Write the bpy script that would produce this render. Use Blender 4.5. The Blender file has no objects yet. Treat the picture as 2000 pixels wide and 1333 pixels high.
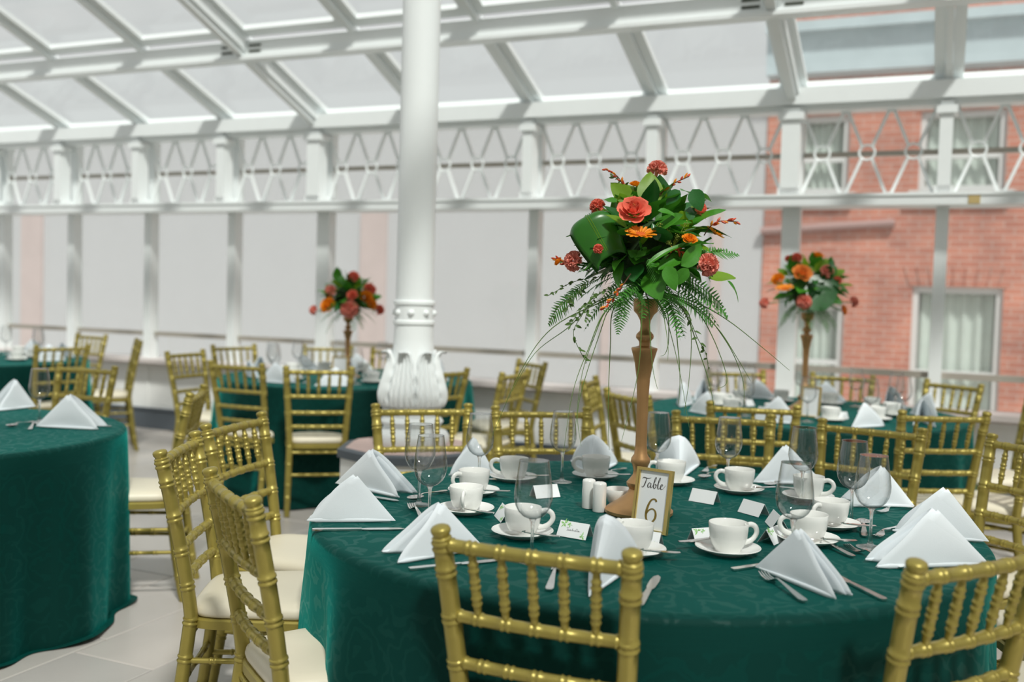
import bpy, math, random
from mathutils import Vector, Matrix, noise
random.seed(7)
PI = math.pi
V = Vector
SC = bpy.context.scene
COL = SC.collection

# ------------------------------------------------------------------ camera
FPX, CAMH = 1944.0, 1.376
YAW, PITCH, ROLL = math.radians(23.5), math.radians(2.58), math.radians(1.66)
_F0 = V((-math.sin(YAW), math.cos(YAW), 0)); _R0 = V((math.cos(YAW), math.sin(YAW), 0)); _Z = V((0, 0, 1))
CF = _F0 * math.cos(PITCH) - _Z * math.sin(PITCH)
_U0 = _F0 * math.sin(PITCH) + _Z * math.cos(PITCH)
CR = _R0 * math.cos(ROLL) + _U0 * math.sin(ROLL)
CU = _U0 * math.cos(ROLL) - _R0 * math.sin(ROLL)
CC = V((0, 0, CAMH))
cam = bpy.data.cameras.new('camera'); camo = bpy.data.objects.new('camera', cam); COL.objects.link(camo)
camo.matrix_world = Matrix(((CR.x, CU.x, -CF.x, CC.x), (CR.y, CU.y, -CF.y, CC.y), (CR.z, CU.z, -CF.z, CC.z), (0, 0, 0, 1)))
cam.sensor_width = 36.0; cam.lens = FPX / 2000.0 * 36.0; cam.clip_start = 0.05; cam.clip_end = 200
cam.dof.use_dof = True; cam.dof.focus_distance = 2.72; cam.dof.aperture_fstop = 1.9
SC.camera = camo

def ray(x, y): return (CF * FPX + CR * (x - 1000) - CU * (y - 666.5))
def onz(x, y, z):
    d = ray(x, y); return CC + d * ((z - CAMH) / d.z)
def ony(x, y, Y):
    d = ray(x, y); return CC + d * (Y / d.y)
def atd(x, y, depth): return CC + ray(x, y) * (depth / FPX)
def proj(p):
    v = V(p) - CC; w = v.dot(CF); return (1000 + FPX * v.dot(CR) / w, 666.5 - FPX * v.dot(CU) / w, w)

# ------------------------------------------------------------------ world, sun, exposure
w = bpy.data.worlds.new('sky'); SC.world = w; w.use_nodes = True
bg = w.node_tree.nodes['Background']; bg.inputs[0].default_value = (0.985, 1.0, 1.0, 1); bg.inputs[1].default_value = 0.62
SUN = V((0.40, -0.48, 0.78)).normalized()
sl = bpy.data.lights.new('sun', 'SUN'); sl.energy = 3.5; sl.angle = math.radians(6); sl.color = (1.0, 0.97, 0.92)
so = bpy.data.objects.new('sun', sl); COL.objects.link(so); so.rotation_euler = (-SUN).to_track_quat('-Z', 'Y').to_euler(); so.location = (3, -4, 8)
SC.view_settings.view_transform = 'Standard'; SC.view_settings.look = 'None'
SC.view_settings.exposure = 0.0; SC.view_settings.gamma = 1.0; SC.view_settings.use_curve_mapping = False
try:
    SC.cycles.transparent_max_bounces = 24; SC.cycles.max_bounces = 10
except Exception: pass

# ------------------------------------------------------------------ materials
MATS = {}
def mat(name, col, rough=0.5, metal=0.0, bump=0.0, bscale=60.0, var=0.0, vscale=8.0, spec=0.5, sheen=0.0, trans=0.0, coat=0.0, edge=0.0):
    m = bpy.data.materials.new(name); m.use_nodes = True; nt = m.node_tree; N = nt.nodes; L = nt.links
    b = N['Principled BSDF']; b.inputs['Roughness'].default_value = rough; b.inputs['Metallic'].default_value = metal
    b.inputs['Specular IOR Level'].default_value = spec
    if sheen: b.inputs['Sheen Weight'].default_value = sheen
    if coat: b.inputs['Coat Weight'].default_value = coat
    b.inputs['Base Color'].default_value = (*col, 1)
    tc = N.new('ShaderNodeTexCoord')
    if var:
        nz = N.new('ShaderNodeTexNoise'); nz.inputs['Scale'].default_value = vscale; nz.inputs['Detail'].default_value = 4
        L.new(tc.outputs['Object'], nz.inputs['Vector'])
        mx = N.new('ShaderNodeMix'); mx.data_type = 'RGBA'
        mx.inputs[6].default_value = (*[c * (1 - var) for c in col], 1); mx.inputs[7].default_value = (*[min(1, c * (1 + var)) for c in col], 1)
        L.new(nz.outputs['Fac'], mx.inputs[0]); L.new(mx.outputs[2], b.inputs['Base Color'])
    if bump:
        nb = N.new('ShaderNodeTexNoise'); nb.inputs['Scale'].default_value = bscale; nb.inputs['Detail'].default_value = 3
        L.new(tc.outputs['Object'], nb.inputs['Vector'])
        bp = N.new('ShaderNodeBump'); bp.inputs['Strength'].default_value = bump; bp.inputs['Distance'].default_value = 0.005
        L.new(nb.outputs['Fac'], bp.inputs['Height']); L.new(bp.outputs['Normal'], b.inputs['Normal'])
    if trans:   # thin leaf or cloth that lets some light through
        tl = N.new('ShaderNodeBsdfTranslucent'); tl.inputs['Color'].default_value = (*[min(1, c * 1.5) for c in col], 1)
        ms = N.new('ShaderNodeMixShader'); ms.inputs[0].default_value = trans
        L.new(b.outputs[0], ms.inputs[1]); L.new(tl.outputs[0], ms.inputs[2]); L.new(ms.outputs[0], N['Material Output'].inputs['Surface'])
    MATS[name] = m; return m

mat('white_paint', (0.88, 0.92, 0.92), 0.38, bump=0.05, bscale=30, var=0.02)
mat('wall_paint', (0.90, 0.91, 0.89), 0.6, var=0.03)
mat('hall_paint', (0.80, 0.79, 0.75), 0.7, var=0.06)
mat('stone_sill', (0.70, 0.64, 0.62), 0.45, var=0.06, vscale=20)
mat('pink_stone', (0.62, 0.46, 0.42), 0.5, var=0.1, vscale=14)
mat('slate_paint', (0.10, 0.12, 0.14), 0.5, var=0.1)
mat('taupe_rail', (0.40, 0.37, 0.32), 0.55, var=0.15, vscale=5)
mat('grout', (0.42, 0.39, 0.36), 0.8)
mat('tile_a', (0.54, 0.51, 0.475), 0.30, bump=0.06, bscale=40, var=0.06, vscale=5)
mat('tile_b', (0.58, 0.54, 0.505), 0.32, bump=0.06, bscale=40, var=0.06, vscale=5)
mat('tile_c', (0.51, 0.485, 0.46), 0.28, bump=0.06, bscale=40, var=0.06, vscale=5)
mat('gold_paint', (0.385, 0.315, 0.075), 0.36, metal=0.45, bump=0.05, bscale=120, var=0.14, vscale=22)
mat('vinyl', (0.80, 0.74, 0.585), 0.42, bump=0.04, bscale=200, var=0.03)
mat('napkin', (0.80, 0.86, 0.90), 0.85, bump=0.06, bscale=500, sheen=0.15)
mat('china', (0.86, 0.87, 0.84), 0.12, coat=0.3)
mat('steel', (0.78, 0.76, 0.74), 0.16, metal=1.0)
mat('copper_gold', (0.52, 0.30, 0.13), 0.36, metal=0.7, var=0.12, vscale=30, bump=0.03)
mat('bright_gold', (0.72, 0.55, 0.20), 0.25, metal=0.85)
mat('card', (0.86, 0.89, 0.90), 0.7)
mat('print_green', (0.30, 0.62, 0.18), 0.7)
mat('ink', (0.06, 0.055, 0.05), 0.6)
mat('pencil', (0.22, 0.22, 0.24), 0.7)
mat('num_gold', (0.30, 0.21, 0.05), 0.35, metal=0.5)
mat('cloth_skirt', (0.002, 0.05, 0.042), 0.7)
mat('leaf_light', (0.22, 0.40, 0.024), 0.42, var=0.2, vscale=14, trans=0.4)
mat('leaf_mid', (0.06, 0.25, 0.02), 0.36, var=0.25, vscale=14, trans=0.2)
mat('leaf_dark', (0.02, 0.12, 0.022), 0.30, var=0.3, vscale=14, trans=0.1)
mat('leaf_loop', (0.03, 0.17, 0.014), 0.28, var=0.2, vscale=30, trans=0.15)
mat('fern_green', (0.06, 0.24, 0.028), 0.5, var=0.25, vscale=20, trans=0.25)
mat('grass_green', (0.10, 0.19, 0.035), 0.45, var=0.3, vscale=10)
mat('vine_green', (0.075, 0.15, 0.03), 0.5, var=0.3, vscale=20, trans=0.15)
mat('umbel', (0.30, 0.36, 0.05), 0.7)
mat('rose_coral', (0.98, 0.22, 0.14), 0.55, var=0.15, vscale=25, trans=0.12)
mat('rose_heart', (0.96, 0.32, 0.07), 0.55, var=0.2, vscale=25, trans=0.2)
mat('carnation', (0.99, 0.34, 0.26), 0.6, var=0.12, vscale=40, trans=0.12)
mat('orange_petal', (0.96, 0.31, 0.015), 0.5, var=0.2, vscale=25, trans=0.25)
mat('orange_heart', (0.72, 0.13, 0.01), 0.7, bump=0.5, bscale=300)
mat('croc_red', (0.55, 0.06, 0.015), 0.5, var=0.4, vscale=40)
mat('stem_brown', (0.10, 0.035, 0.02), 0.6)
mat('foam', (0.02, 0.05, 0.012), 0.9, bump=0.5, bscale=60)
mat('packet', (0.82, 0.62, 0.52), 0.6)
mat('brick_glare', (0.52, 0.525, 0.535), 0.85, var=0.03, vscale=2)  # pale colour stands in for blown-out sunlight on the brick
mat('pale_pink', (0.55, 0.46, 0.44), 0.85, var=0.1, vscale=3)
mat('pave', (0.60, 0.58, 0.55), 0.9, var=0.1)
mat('lead_blue', (0.46, 0.55, 0.58), 0.5, var=0.12, vscale=3)
mat('curtain', (0.62, 0.66, 0.62), 0.9, var=0.06)
mat('ext_white', (0.66, 0.67, 0.66), 0.6)
mat('pipe', (0.40, 0.26, 0.24), 0.6)
mat('vent_dark', (0.05, 0.06, 0.04), 0.8)
mat('tag_yellow', (0.55, 0.42, 0.18), 0.7)

def brick_mat():
    m = bpy.data.materials.new('brick'); m.use_nodes = True; N = m.node_tree.nodes; L = m.node_tree.links
    b = N['Principled BSDF']; b.inputs['Roughness'].default_value = 0.9
    tc = N.new('ShaderNodeTexCoord'); mp = N.new('ShaderNodeMapping'); mp.inputs['Rotation'].default_value = (-PI / 2, 0, 0)
    L.new(tc.outputs['Object'], mp.inputs['Vector'])
    br = N.new('ShaderNodeTexBrick'); br.inputs['Scale'].default_value = 1.0
    br.inputs['Brick Width'].default_value = 0.23; br.inputs['Row Height'].default_value = 0.078; br.inputs['Mortar Size'].default_value = 0.007
    br.inputs['Color1'].default_value = (0.56, 0.245, 0.175, 1); br.inputs['Color2'].default_value = (0.47, 0.19, 0.135, 1); br.inputs['Mortar'].default_value = (0.55, 0.40, 0.34, 1)
    L.new(mp.outputs[0], br.inputs['Vector'])
    nz = N.new('ShaderNodeTexNoise'); nz.inputs['Scale'].default_value = 1.7; nz.inputs['Detail'].default_value = 6
    L.new(tc.outputs['Object'], nz.inputs['Vector'])
    mx = N.new('ShaderNodeMix'); mx.data_type = 'RGBA'; mx.blend_type = 'MULTIPLY'
    rp = N.new('ShaderNodeValToRGB'); rp.color_ramp.elements[0].color = (0.62, 0.62, 0.66, 1); rp.color_ramp.elements[1].color = (1.25, 1.15, 1.1, 1)
    rp.color_ramp.elements[0].position = 0.3; rp.color_ramp.elements[1].position = 0.7
    L.new(nz.outputs['Fac'], rp.inputs[0]); mx.inputs[0].default_value = 0.8
    L.new(br.outputs['Color'], mx.inputs[6]); L.new(rp.outputs[0], mx.inputs[7]); L.new(mx.outputs[2], b.inputs['Base Color'])
    bp = N.new('ShaderNodeBump'); bp.inputs['Strength'].default_value = 0.4; bp.inputs['Distance'].default_value = 0.01
    L.new(br.outputs['Fac'], bp.inputs['Height']); bp.invert = True; L.new(bp.outputs['Normal'], b.inputs['Normal'])
    MATS['brick'] = m
brick_mat()

def glass_mat(name, tint, base, amp, power, rough=0.0, haze=0.0):
    m = bpy.data.materials.new(name); m.use_nodes = True; N = m.node_tree.nodes; L = m.node_tree.links
    N.remove(N['Principled BSDF'])
    tr = N.new('ShaderNodeBsdfTransparent'); tr.inputs[0].default_value = (*tint, 1)
    gl = N.new('ShaderNodeBsdfGlossy'); gl.inputs['Roughness'].default_value = rough; gl.inputs['Color'].default_value = (1, 1, 1, 1)
    lw = N.new('ShaderNodeLayerWeight'); lw.inputs['Blend'].default_value = 0.5
    pw = N.new('ShaderNodeMath'); pw.operation = 'POWER'; pw.inputs[1].default_value = power; L.new(lw.outputs['Facing'], pw.inputs[0])
    ma = N.new('ShaderNodeMath'); ma.operation = 'MULTIPLY_ADD'; ma.inputs[1].default_value = amp; ma.inputs[2].default_value = base
    L.new(pw.outputs[0], ma.inputs[0])
    ms = N.new('ShaderNodeMixShader'); L.new(ma.outputs[0], ms.inputs[0]); L.new(tr.outputs[0], ms.inputs[1]); L.new(gl.outputs[0], ms.inputs[2])
    out = ms
    if haze:
        tl = N.new('ShaderNodeBsdfTranslucent'); tl.inputs[0].default_value = (0.95, 0.97, 0.97, 1)
        m2 = N.new('ShaderNodeMixShader'); m2.inputs[0].default_value = haze
        L.new(ms.outputs[0], m2.inputs[1]); L.new(tl.outputs[0], m2.inputs[2]); out = m2
    L.new(out.outputs[0], N['Material Output'].inputs['Surface']); MATS[name] = m
glass_mat('window_glass', (0.97, 0.985, 0.98), 0.015, 0.25, 4.0, haze=0.03)
def real_glass(name, thru):
    m = bpy.data.materials.new(name); m.use_nodes = True; N = m.node_tree.nodes; L = m.node_tree.links; N.remove(N['Principled BSDF'])
    g = N.new('ShaderNodeBsdfGlass'); g.inputs['IOR'].default_value = 1.5; g.inputs['Roughness'].default_value = 0.0; g.inputs['Color'].default_value = (0.98, 0.99, 0.99, 1)
    t = N.new('ShaderNodeBsdfTransparent'); x = N.new('ShaderNodeMixShader'); x.inputs[0].default_value = thru
    L.new(g.outputs[0], x.inputs[1]); L.new(t.outputs[0], x.inputs[2]); L.new(x.outputs[0], N['Material Output'].inputs['Surface']); MATS[name] = m
real_glass('stem_glass', 0.3)
def crystal_mat():
    m = bpy.data.materials.new('crystal'); m.use_nodes = True; N = m.node_tree.nodes; L = m.node_tree.links; N.remove(N['Principled BSDF'])
    lw = N.new('ShaderNodeLayerWeight'); lw.inputs['Blend'].default_value = 0.5
    rp_ = N.new('ShaderNodeValToRGB'); rp_.color_ramp.elements[0].color = (0.985, 0.99, 0.99, 1); rp_.color_ramp.elements[0].position = 0.25; rp_.color_ramp.elements[1].color = (0.48, 0.52, 0.52, 1); rp_.color_ramp.elements[1].position = 0.97
    L.new(lw.outputs['Facing'], rp_.inputs[0]); t = N.new('ShaderNodeBsdfTransparent'); L.new(rp_.outputs[0], t.inputs[0])
    fr = N.new('ShaderNodeMath'); fr.operation = 'POWER'; fr.inputs[1].default_value = 2.6; L.new(lw.outputs['Facing'], fr.inputs[0])
    fa = N.new('ShaderNodeMath'); fa.operation = 'MULTIPLY_ADD'; fa.inputs[1].default_value = 0.7; fa.inputs[2].default_value = 0.10; L.new(fr.outputs[0], fa.inputs[0])
    g = N.new('ShaderNodeBsdfGlossy'); g.inputs['Roughness'].default_value = 0.01; x = N.new('ShaderNodeMixShader')
    L.new(fa.outputs[0], x.inputs[0]); L.new(t.outputs[0], x.inputs[1]); L.new(g.outputs[0], x.inputs[2]); L.new(x.outputs[0], N['Material Output'].inputs['Surface']); MATS['crystal'] = m
crystal_mat()

def damask_mat():
    m = bpy.data.materials.new('damask'); m.use_nodes = True; N = m.node_tree.nodes; L = m.node_tree.links
    b = N['Principled BSDF']; b.inputs['Specular IOR Level'].default_value = 0.12; b.inputs['Sheen Weight'].default_value = 0.68; b.inputs['Sheen Roughness'].default_value = 0.38; b.inputs['Sheen Tint'].default_value = (0.0, 0.46, 0.40, 1)
    tc = N.new('ShaderNodeTexCoord'); at = N.new('ShaderNodeUVMap')
    nz = N.new('ShaderNodeTexNoise'); nz.inputs['Scale'].default_value = 14; nz.inputs['Detail'].default_value = 2; L.new(at.outputs[0], nz.inputs['Vector'])
    wv = N.new('ShaderNodeTexVoronoi'); wv.inputs['Scale'].default_value = 7.0; wv.inputs['Randomness'].default_value = 0.35; wv.feature = 'F1'
    ad = N.new('ShaderNodeVectorMath'); ad.operation = 'MULTIPLY_ADD'; ad.inputs[1].default_value = (0.12, 0.12, 0); L.new(nz.outputs['Color'], ad.inputs[0]); L.new(at.outputs[0], ad.inputs[2])
    L.new(ad.outputs[0], wv.inputs['Vector'])
    sn = N.new('ShaderNodeMath'); sn.operation = 'MULTIPLY'; sn.inputs[1].default_value = 26; L.new(wv.outputs['Distance'], sn.inputs[0])
    si = N.new('ShaderNodeMath'); si.operation = 'SINE'; L.new(sn.outputs[0], si.inputs[0])
    rp = N.new('ShaderNodeValToRGB'); rp.color_ramp.elements[0].position = 0.45; rp.color_ramp.elements[1].position = 0.6; L.new(si.outputs[0], rp.inputs[0])
    mx = N.new('ShaderNodeMix'); mx.data_type = 'RGBA'; mx.inputs[6].default_value = (0.0006, 0.033, 0.0265, 1); mx.inputs[7].default_value = (0.0008, 0.039, 0.0315, 1)
    L.new(rp.outputs[0], mx.inputs[0]); L.new(mx.outputs[2], b.inputs['Base Color'])
    mr = N.new('ShaderNodeMapRange'); mr.inputs[3].default_value = 0.72; mr.inputs[4].default_value = 0.5; L.new(rp.outputs[0], mr.inputs[0]); L.new(mr.outputs[0], b.inputs['Roughness'])
    bp = N.new('ShaderNodeBump'); bp.inputs['Strength'].default_value = 0.12; bp.inputs['Distance'].default_value = 0.002
    n2 = N.new('ShaderNodeTexNoise'); n2.inputs['Scale'].default_value = 300; L.new(tc.outputs['Object'], n2.inputs['Vector'])
    L.new(n2.outputs['Fac'], bp.inputs['Height']); L.new(bp.outputs['Normal'], b.inputs['Normal']); MATS['damask'] = m
damask_mat()

# ------------------------------------------------------------------ mesh helpers
class MB:
    def __init__(s): s.v = []; s.f = []
    def box(s, c, size):
        c = V(c); h = V(size) / 2
        return s.obox(c - V((h.x, 0, 0)), c + V((h.x, 0, 0)), V((0, h.y, 0)), V((0, 0, h.z)))
    def obox(s, a, b, wv, hv):          # box along a->b with half vectors
        a, b, wv, hv = V(a), V(b), V(wv), V(hv); n = len(s.v)
        for p in (a, b):
            for i, j in ((-1, -1), (1, -1), (1, 1), (-1, 1)): s.v.append(p + wv * i + hv * j)
        q = [(0, 3, 2, 1), (4, 5, 6, 7), (0, 1, 5, 4), (1, 2, 6, 5), (2, 3, 7, 6), (3, 0, 4, 7)]
        if (b - a).dot(wv.cross(hv)) < 0: q = [t[::-1] for t in q]
        s.f += [tuple(n + k for k in t) for t in q]; return s
    def tube(s, pts, rad, n=8, caps=True, flat=1.0):
        pts = [V(p) for p in pts]; m = len(pts)
        if not hasattr(rad, '__len__'): rad = [rad] * m
        T = []
        for i in range(m):
            t = pts[min(i + 1, m - 1)] - pts[max(i - 1, 0)]; T.append(t.normalized() if t.length > 1e-9 else V((0, 0, 1)))
        u = T[0].cross(V((0, 0, 1)))
        if u.length < 0.05: u = T[0].cross(V((0, 1, 0)))
        u.normalize(); b0 = len(s.v)
        for i in range(m):
            u = (u - T[i] * u.dot(T[i])).normalized(); w2 = T[i].cross(u)
            for k in range(n):
                a = 2 * PI * k / n; s.v.append(pts[i] + (u * math.cos(a) + w2 * math.sin(a) * flat) * rad[i])
        for i in range(m - 1):
            for k in range(n):
                k2 = (k + 1) % n; s.f.append((b0 + i * n + k, b0 + i * n + k2, b0 + (i + 1) * n + k2, b0 + (i + 1) * n + k))
        if caps:
            s.f.append(tuple(b0 + k for k in range(n))[::-1]); s.f.append(tuple(b0 + (m - 1) * n + k for k in range(n)))
        return s
    def lathe(s, prof, n=24, c=(0, 0, 0), fn=None, closed=False):
        c = V(c); b0 = len(s.v); m = len(prof)
        for i, (r, z) in enumerate(prof):
            for k in range(n):
                a = 2 * PI * k / n; rr = fn(r, z, a) if fn else r
                s.v.append(c + V((rr * math.cos(a), rr * math.sin(a), z)))
        for i in range(m if closed else m - 1):
            i2 = (i + 1) % m
            for k in range(n):
                k2 = (k + 1) % n; s.f.append((b0 + i * n + k, b0 + i * n + k2, b0 + i2 * n + k2, b0 + i2 * n + k))
        if not closed:
            if prof[0][0] > 1e-6: s.f.append(tuple(b0 + k for k in range(n))[::-1])
            if prof[-1][0] > 1e-6: s.f.append(tuple(b0 + (m - 1) * n + k for k in range(n)))
        return s
    def grid(s, fn, nu, nv):
        b0 = len(s.v)
        for i in range(nu + 1):
            for j in range(nv + 1): s.v.append(V(fn(i / nu, j / nv)))
        for i in range(nu):
            for j in range(nv):
                a = b0 + i * (nv + 1) + j; s.f.append((a, a + nv + 1, a + nv + 2, a + 1))
        return s
    def add(s, o, M=None):
        b0 = len(s.v); s.v += [(M @ p if M else p.copy()) for p in o.v]; s.f += [tuple(b0 + k for k in t) for t in o.f]; return s
    def mesh(s, name, mt, smooth=True, ang=40, thick=0.0):
        me = bpy.data.meshes.new(name); me.from_pydata([tuple(p) for p in s.v], [], s.f); me.materials.append(MATS[mt])
        if smooth:
            me.polygons.foreach_set('use_smooth', [True] * len(me.polygons)); me.set_sharp_from_angle(angle=math.radians(ang))
        me.update(); return me

def tag(o, label=None, cat=None, group=None, kind=None):
    if label: o['label'] = label
    if cat: o['category'] = cat
    if group: o['group'] = group
    if kind: o['kind'] = kind
    return o
def mk(name, data, parent=None, M=None, loc=None):
    o = bpy.data.objects.new(name, data); COL.objects.link(o)
    if parent is not None: o.parent = parent
    if M is not None: o.matrix_basis = M
    if loc is not None: o.location = loc
    return o
def solid(o, t, off=0.0):
    md = o.modifiers.new('thickness', 'SOLIDIFY'); md.thickness = t; md.offset = off; return o
# a proto is [(part name, mesh, [sub-parts...]), ...]; place() copies it with all parts
def place(proto, name, M, label, cat, group=None):
    if len(proto) == 1 and not proto[0][2]:
        o = mk(name, proto[0][1], None, M)
        if len(proto[0]) > 3: solid(o, proto[0][3])
    else:
        o = mk(name, None, None, M); o.empty_display_size = 0.05
        for p in proto:
            c = mk(p[0], p[1], o)
            for q in p[2]: mk(q[0], q[1], c)
    return tag(o, label, cat, group)
def Mz(loc, ang=0.0, sc=1.0):
    S = Matrix.Diagonal((*(sc if hasattr(sc, '__len__') else (sc, sc, sc)), 1))
    return Matrix.Translation(V(loc)) @ Matrix.Rotation(ang, 4, 'Z') @ S
def frame(loc, d, n, sc=1.0):           # x axis along d, z axis close to n
    x = V(d).normalized(); y = V(n).cross(x)
    if y.length < 1e-4: y = V((0.3, 1, 0.2)).cross(x)
    y.normalize(); z = x.cross(y); s3 = sc if hasattr(sc, '__len__') else (sc, sc, sc)
    return Matrix(((x.x * s3[0], y.x * s3[1], z.x * s3[2], loc[0]), (x.y * s3[0], y.y * s3[1], z.y * s3[2], loc[1]), (x.z * s3[0], y.z * s3[1], z.z * s3[2], loc[2]), (0, 0, 0, 1)))
ORD = ['first', 'second', 'third', 'fourth', 'fifth', 'sixth', 'seventh', 'eighth', 'ninth', 'tenth', 'eleventh', 'twelfth', 'thirteenth', 'fourteenth']
def ordinals(objs, fmt):
    for i, o in enumerate(sorted(objs, key=lambda q: proj(q.matrix_basis.translation)[0])): o['label'] = fmt.format(ORD[i])

# ------------------------------------------------------------------ the setting
KS = 7.4 / 7.0                                     # the window wall stands 7.4 m from the camera
BAY = 0.945 * KS; X0 = -0.05 * KS
def zz(z): return CAMH + (z - CAMH) * KS
XS = [X0 + BAY * k for k in range(-10, 4)]       # mullion lines
MAINX = {-5, -1, 3, -9}                          # posts that carry main rafters
WY = 7.4
# floor: grout bed and separate stone slabs
fl = mk('floor', MB().box((-3.5, 2.1, -0.06), (18, 10.6, 0.10)).mesh('floor', 'grout', False)); tag(fl, kind='structure')
tm = {}
for mt in ('tile_a', 'tile_b', 'tile_c'):
    for L_ in (0.62, 0.31):
        b = MB(); g = 0.0025; bx = 0.004; W_ = 0.38
        hx, hy = W_ / 2 - g, L_ / 2 - g
        top = [(-hx + bx, -hy + bx, 0), (hx - bx, -hy + bx, 0), (hx - bx, hy - bx, 0), (-hx + bx, hy - bx, 0)]
        mid = [(-hx, -hy, -0.003), (hx, -hy, -0.003), (hx, hy, -0.003), (-hx, hy, -0.003)]
        low = [(x, y, -0.03) for x, y, z in mid]
        b.v = [V(p) for p in top + mid + low]; b.f = [(0, 1, 2, 3)]
        for k in range(4):
            k2 = (k + 1) % 4; b.f += [(4 + k, 4 + k2, k2, k), (8 + k, 8 + k2, 4 + k2, 4 + k)]
        tm[(mt, L_)] = b.mesh('floor_tile', mt, False)
rt = random.Random(3); k = 0
for i in range(25):
    x = -2.93 - 0.19 - 0.38 * 14 + 0.38 * i
    y = 0.55 + (0.0, 0.31, 0.155)[i % 3] - 0.31
    for j in range(12):
        yc = y + 0.62 * j + 0.31
        if yc - 0.31 > 7.2: continue
        mk('floor_tile', tm[(rt.choice(['tile_a', 'tile_b', 'tile_c']), 0.62)], fl, loc=(x, yc, rt.uniform(-0.0007, 0.0007)))
# wall under the windows, sill, baseboard, and the rest of the room's shell
ZS = zz(0.70)
wa = mk('wall_back', MB().box((-3.5, WY + 0.09, ZS / 2 - 0.05), (18, 0.18, ZS + 0.06)).mesh('wall_back', 'wall_paint', False)); tag(wa, kind='structure')
t1 = mk('trim_1', MB().box((-3.5, WY + 0.04, ZS), (18, 0.34, 0.04)).box((-3.5, WY + 0.0, ZS - 0.03), (18, 0.06, 0.03)).mesh('window_sill', 'stone_sill', False)); tag(t1, kind='structure')
bb = mk('baseboard_back', MB().box((-3.5, WY - 0.014, 0.095), (18, 0.026, 0.19)).box((-3.5, WY - 0.02, 0.19), (18, 0.04, 0.02)).mesh('baseboard_back', 'slate_paint', False)); tag(bb, kind='structure')
for x in XS[:-1]:
    mk('wall_panel_joint', MB().box((x, WY - 0.003, 0.40), (0.03, 0.008, 0.40)).mesh('wall_panel_joint', 'wall_paint', False), wa)
wf = mk('wall_front', MB().box((-3.5, -3.1, 3.2), (18, 0.2, 6.6)).mesh('wall_front', 'hall_paint', False)); tag(wf, kind='structure')
wr = mk('wall_right', MB().box((3.35, 2.1, 1.4), (0.2, 10.6, 2.9)).mesh('wall_right', 'hall_paint', False)); tag(wr, kind='structure')
# transom beam and eave beam
tr = mk('trim_2', MB().box((-3.5, WY - 0.06, zz(2.065)), (18, 0.30, 0.08)).box((-3.5, WY - 0.17, zz(2.095)), (18, 0.10, 0.02)).mesh('transom_beam', 'white_paint', False)); tag(tr, kind='structure')
ev = mk('trim_3', MB().box((-3.5, WY - 0.02, zz(2.745)), (18, 0.42, 0.115)).box((-3.5, WY - 0.10, zz(2.675)), (18, 0.12, 0.04)).mesh('eave_beam', 'white_paint', False)); tag(ev, kind='structure')
# posts
def post_mesh(wl, wu):
    za, zb = ZS, zz(2.03); b = MB().box((0, WY + 0.03, (za + zb) / 2), (wl, 0.11, zb - za)); b.box((0, WY + 0.05, zz(2.39)), (wl, 0.08, 0.63))
    b.box((0, WY - 0.135, zz(2.38)), (wu, 0.13, 0.63)); b.box((0, WY - 0.135, zz(2.62)), (wu + 0.05, 0.17, 0.05)); b.box((0, WY - 0.125, zz(2.125)), (wu + 0.03, 0.15, 0.05))
    return b.mesh('post', 'white_paint', False)
pm, pmm = post_mesh(0.082, 0.082), post_mesh(0.125, 0.125)
# lattice: three crossings with rings in each bay
def ring(cx, cz, y, r, t=0.008, n=18):
    b = MB(); b.tube([(cx + r * math.cos(2 * PI * k / n), y, cz + r * math.sin(2 * PI * k / n)) for k in range(n + 1)], t, 6, False); return b
ZT, ZB, ZM, LY = zz(2.665), zz(2.10), zz(2.385), WY - 0.05
lat_arm = []
CELL = (BAY - 0.10) / 3
arm_m = {}
for sx in (-1, 1):
    for sz in (-1, 1):
        zend = ZT if sz > 0 else ZB
        a = V((sx * 0.035, 0, sz * 0.045)); e = V((sx * (CELL / 2 - 0.012), 0, zend - ZM)); d = (e - a).normalized()
        arm_m[(sx, sz)] = MB().obox(a, e, V((0, 0.010, 0)), d.cross(V((0, 1, 0))) * 0.0105).mesh('lattice_bar', 'white_paint', False)
ring_m = ring(0, 0, 0, 0.052, 0.009).mesh('lattice_ring', 'white_paint')
foot_m = MB().box((0, 0, 0), (0.055, 0.03, 0.028)).mesh('lattice_foot', 'white_paint', False)
pane_lo = MB().box((0, 0, 0), (BAY - 0.06, 0.006, 1.38)).mesh('pane', 'window_glass', False)
pane_up = MB().box((0, 0, 0), (BAY - 0.06, 0.006, 0.60)).mesh('pane', 'window_glass', False)
bar_lo = MB().box((0, 0, 0), (BAY - 0.075, 0.045, 0.042)).mesh('glazing_bar', 'taupe_rail', False)
bar_up = MB().box((0, 0, 0), (BAY - 0.075, 0.035, 0.034)).mesh('glazing_bar', 'taupe_rail', False)
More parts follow.
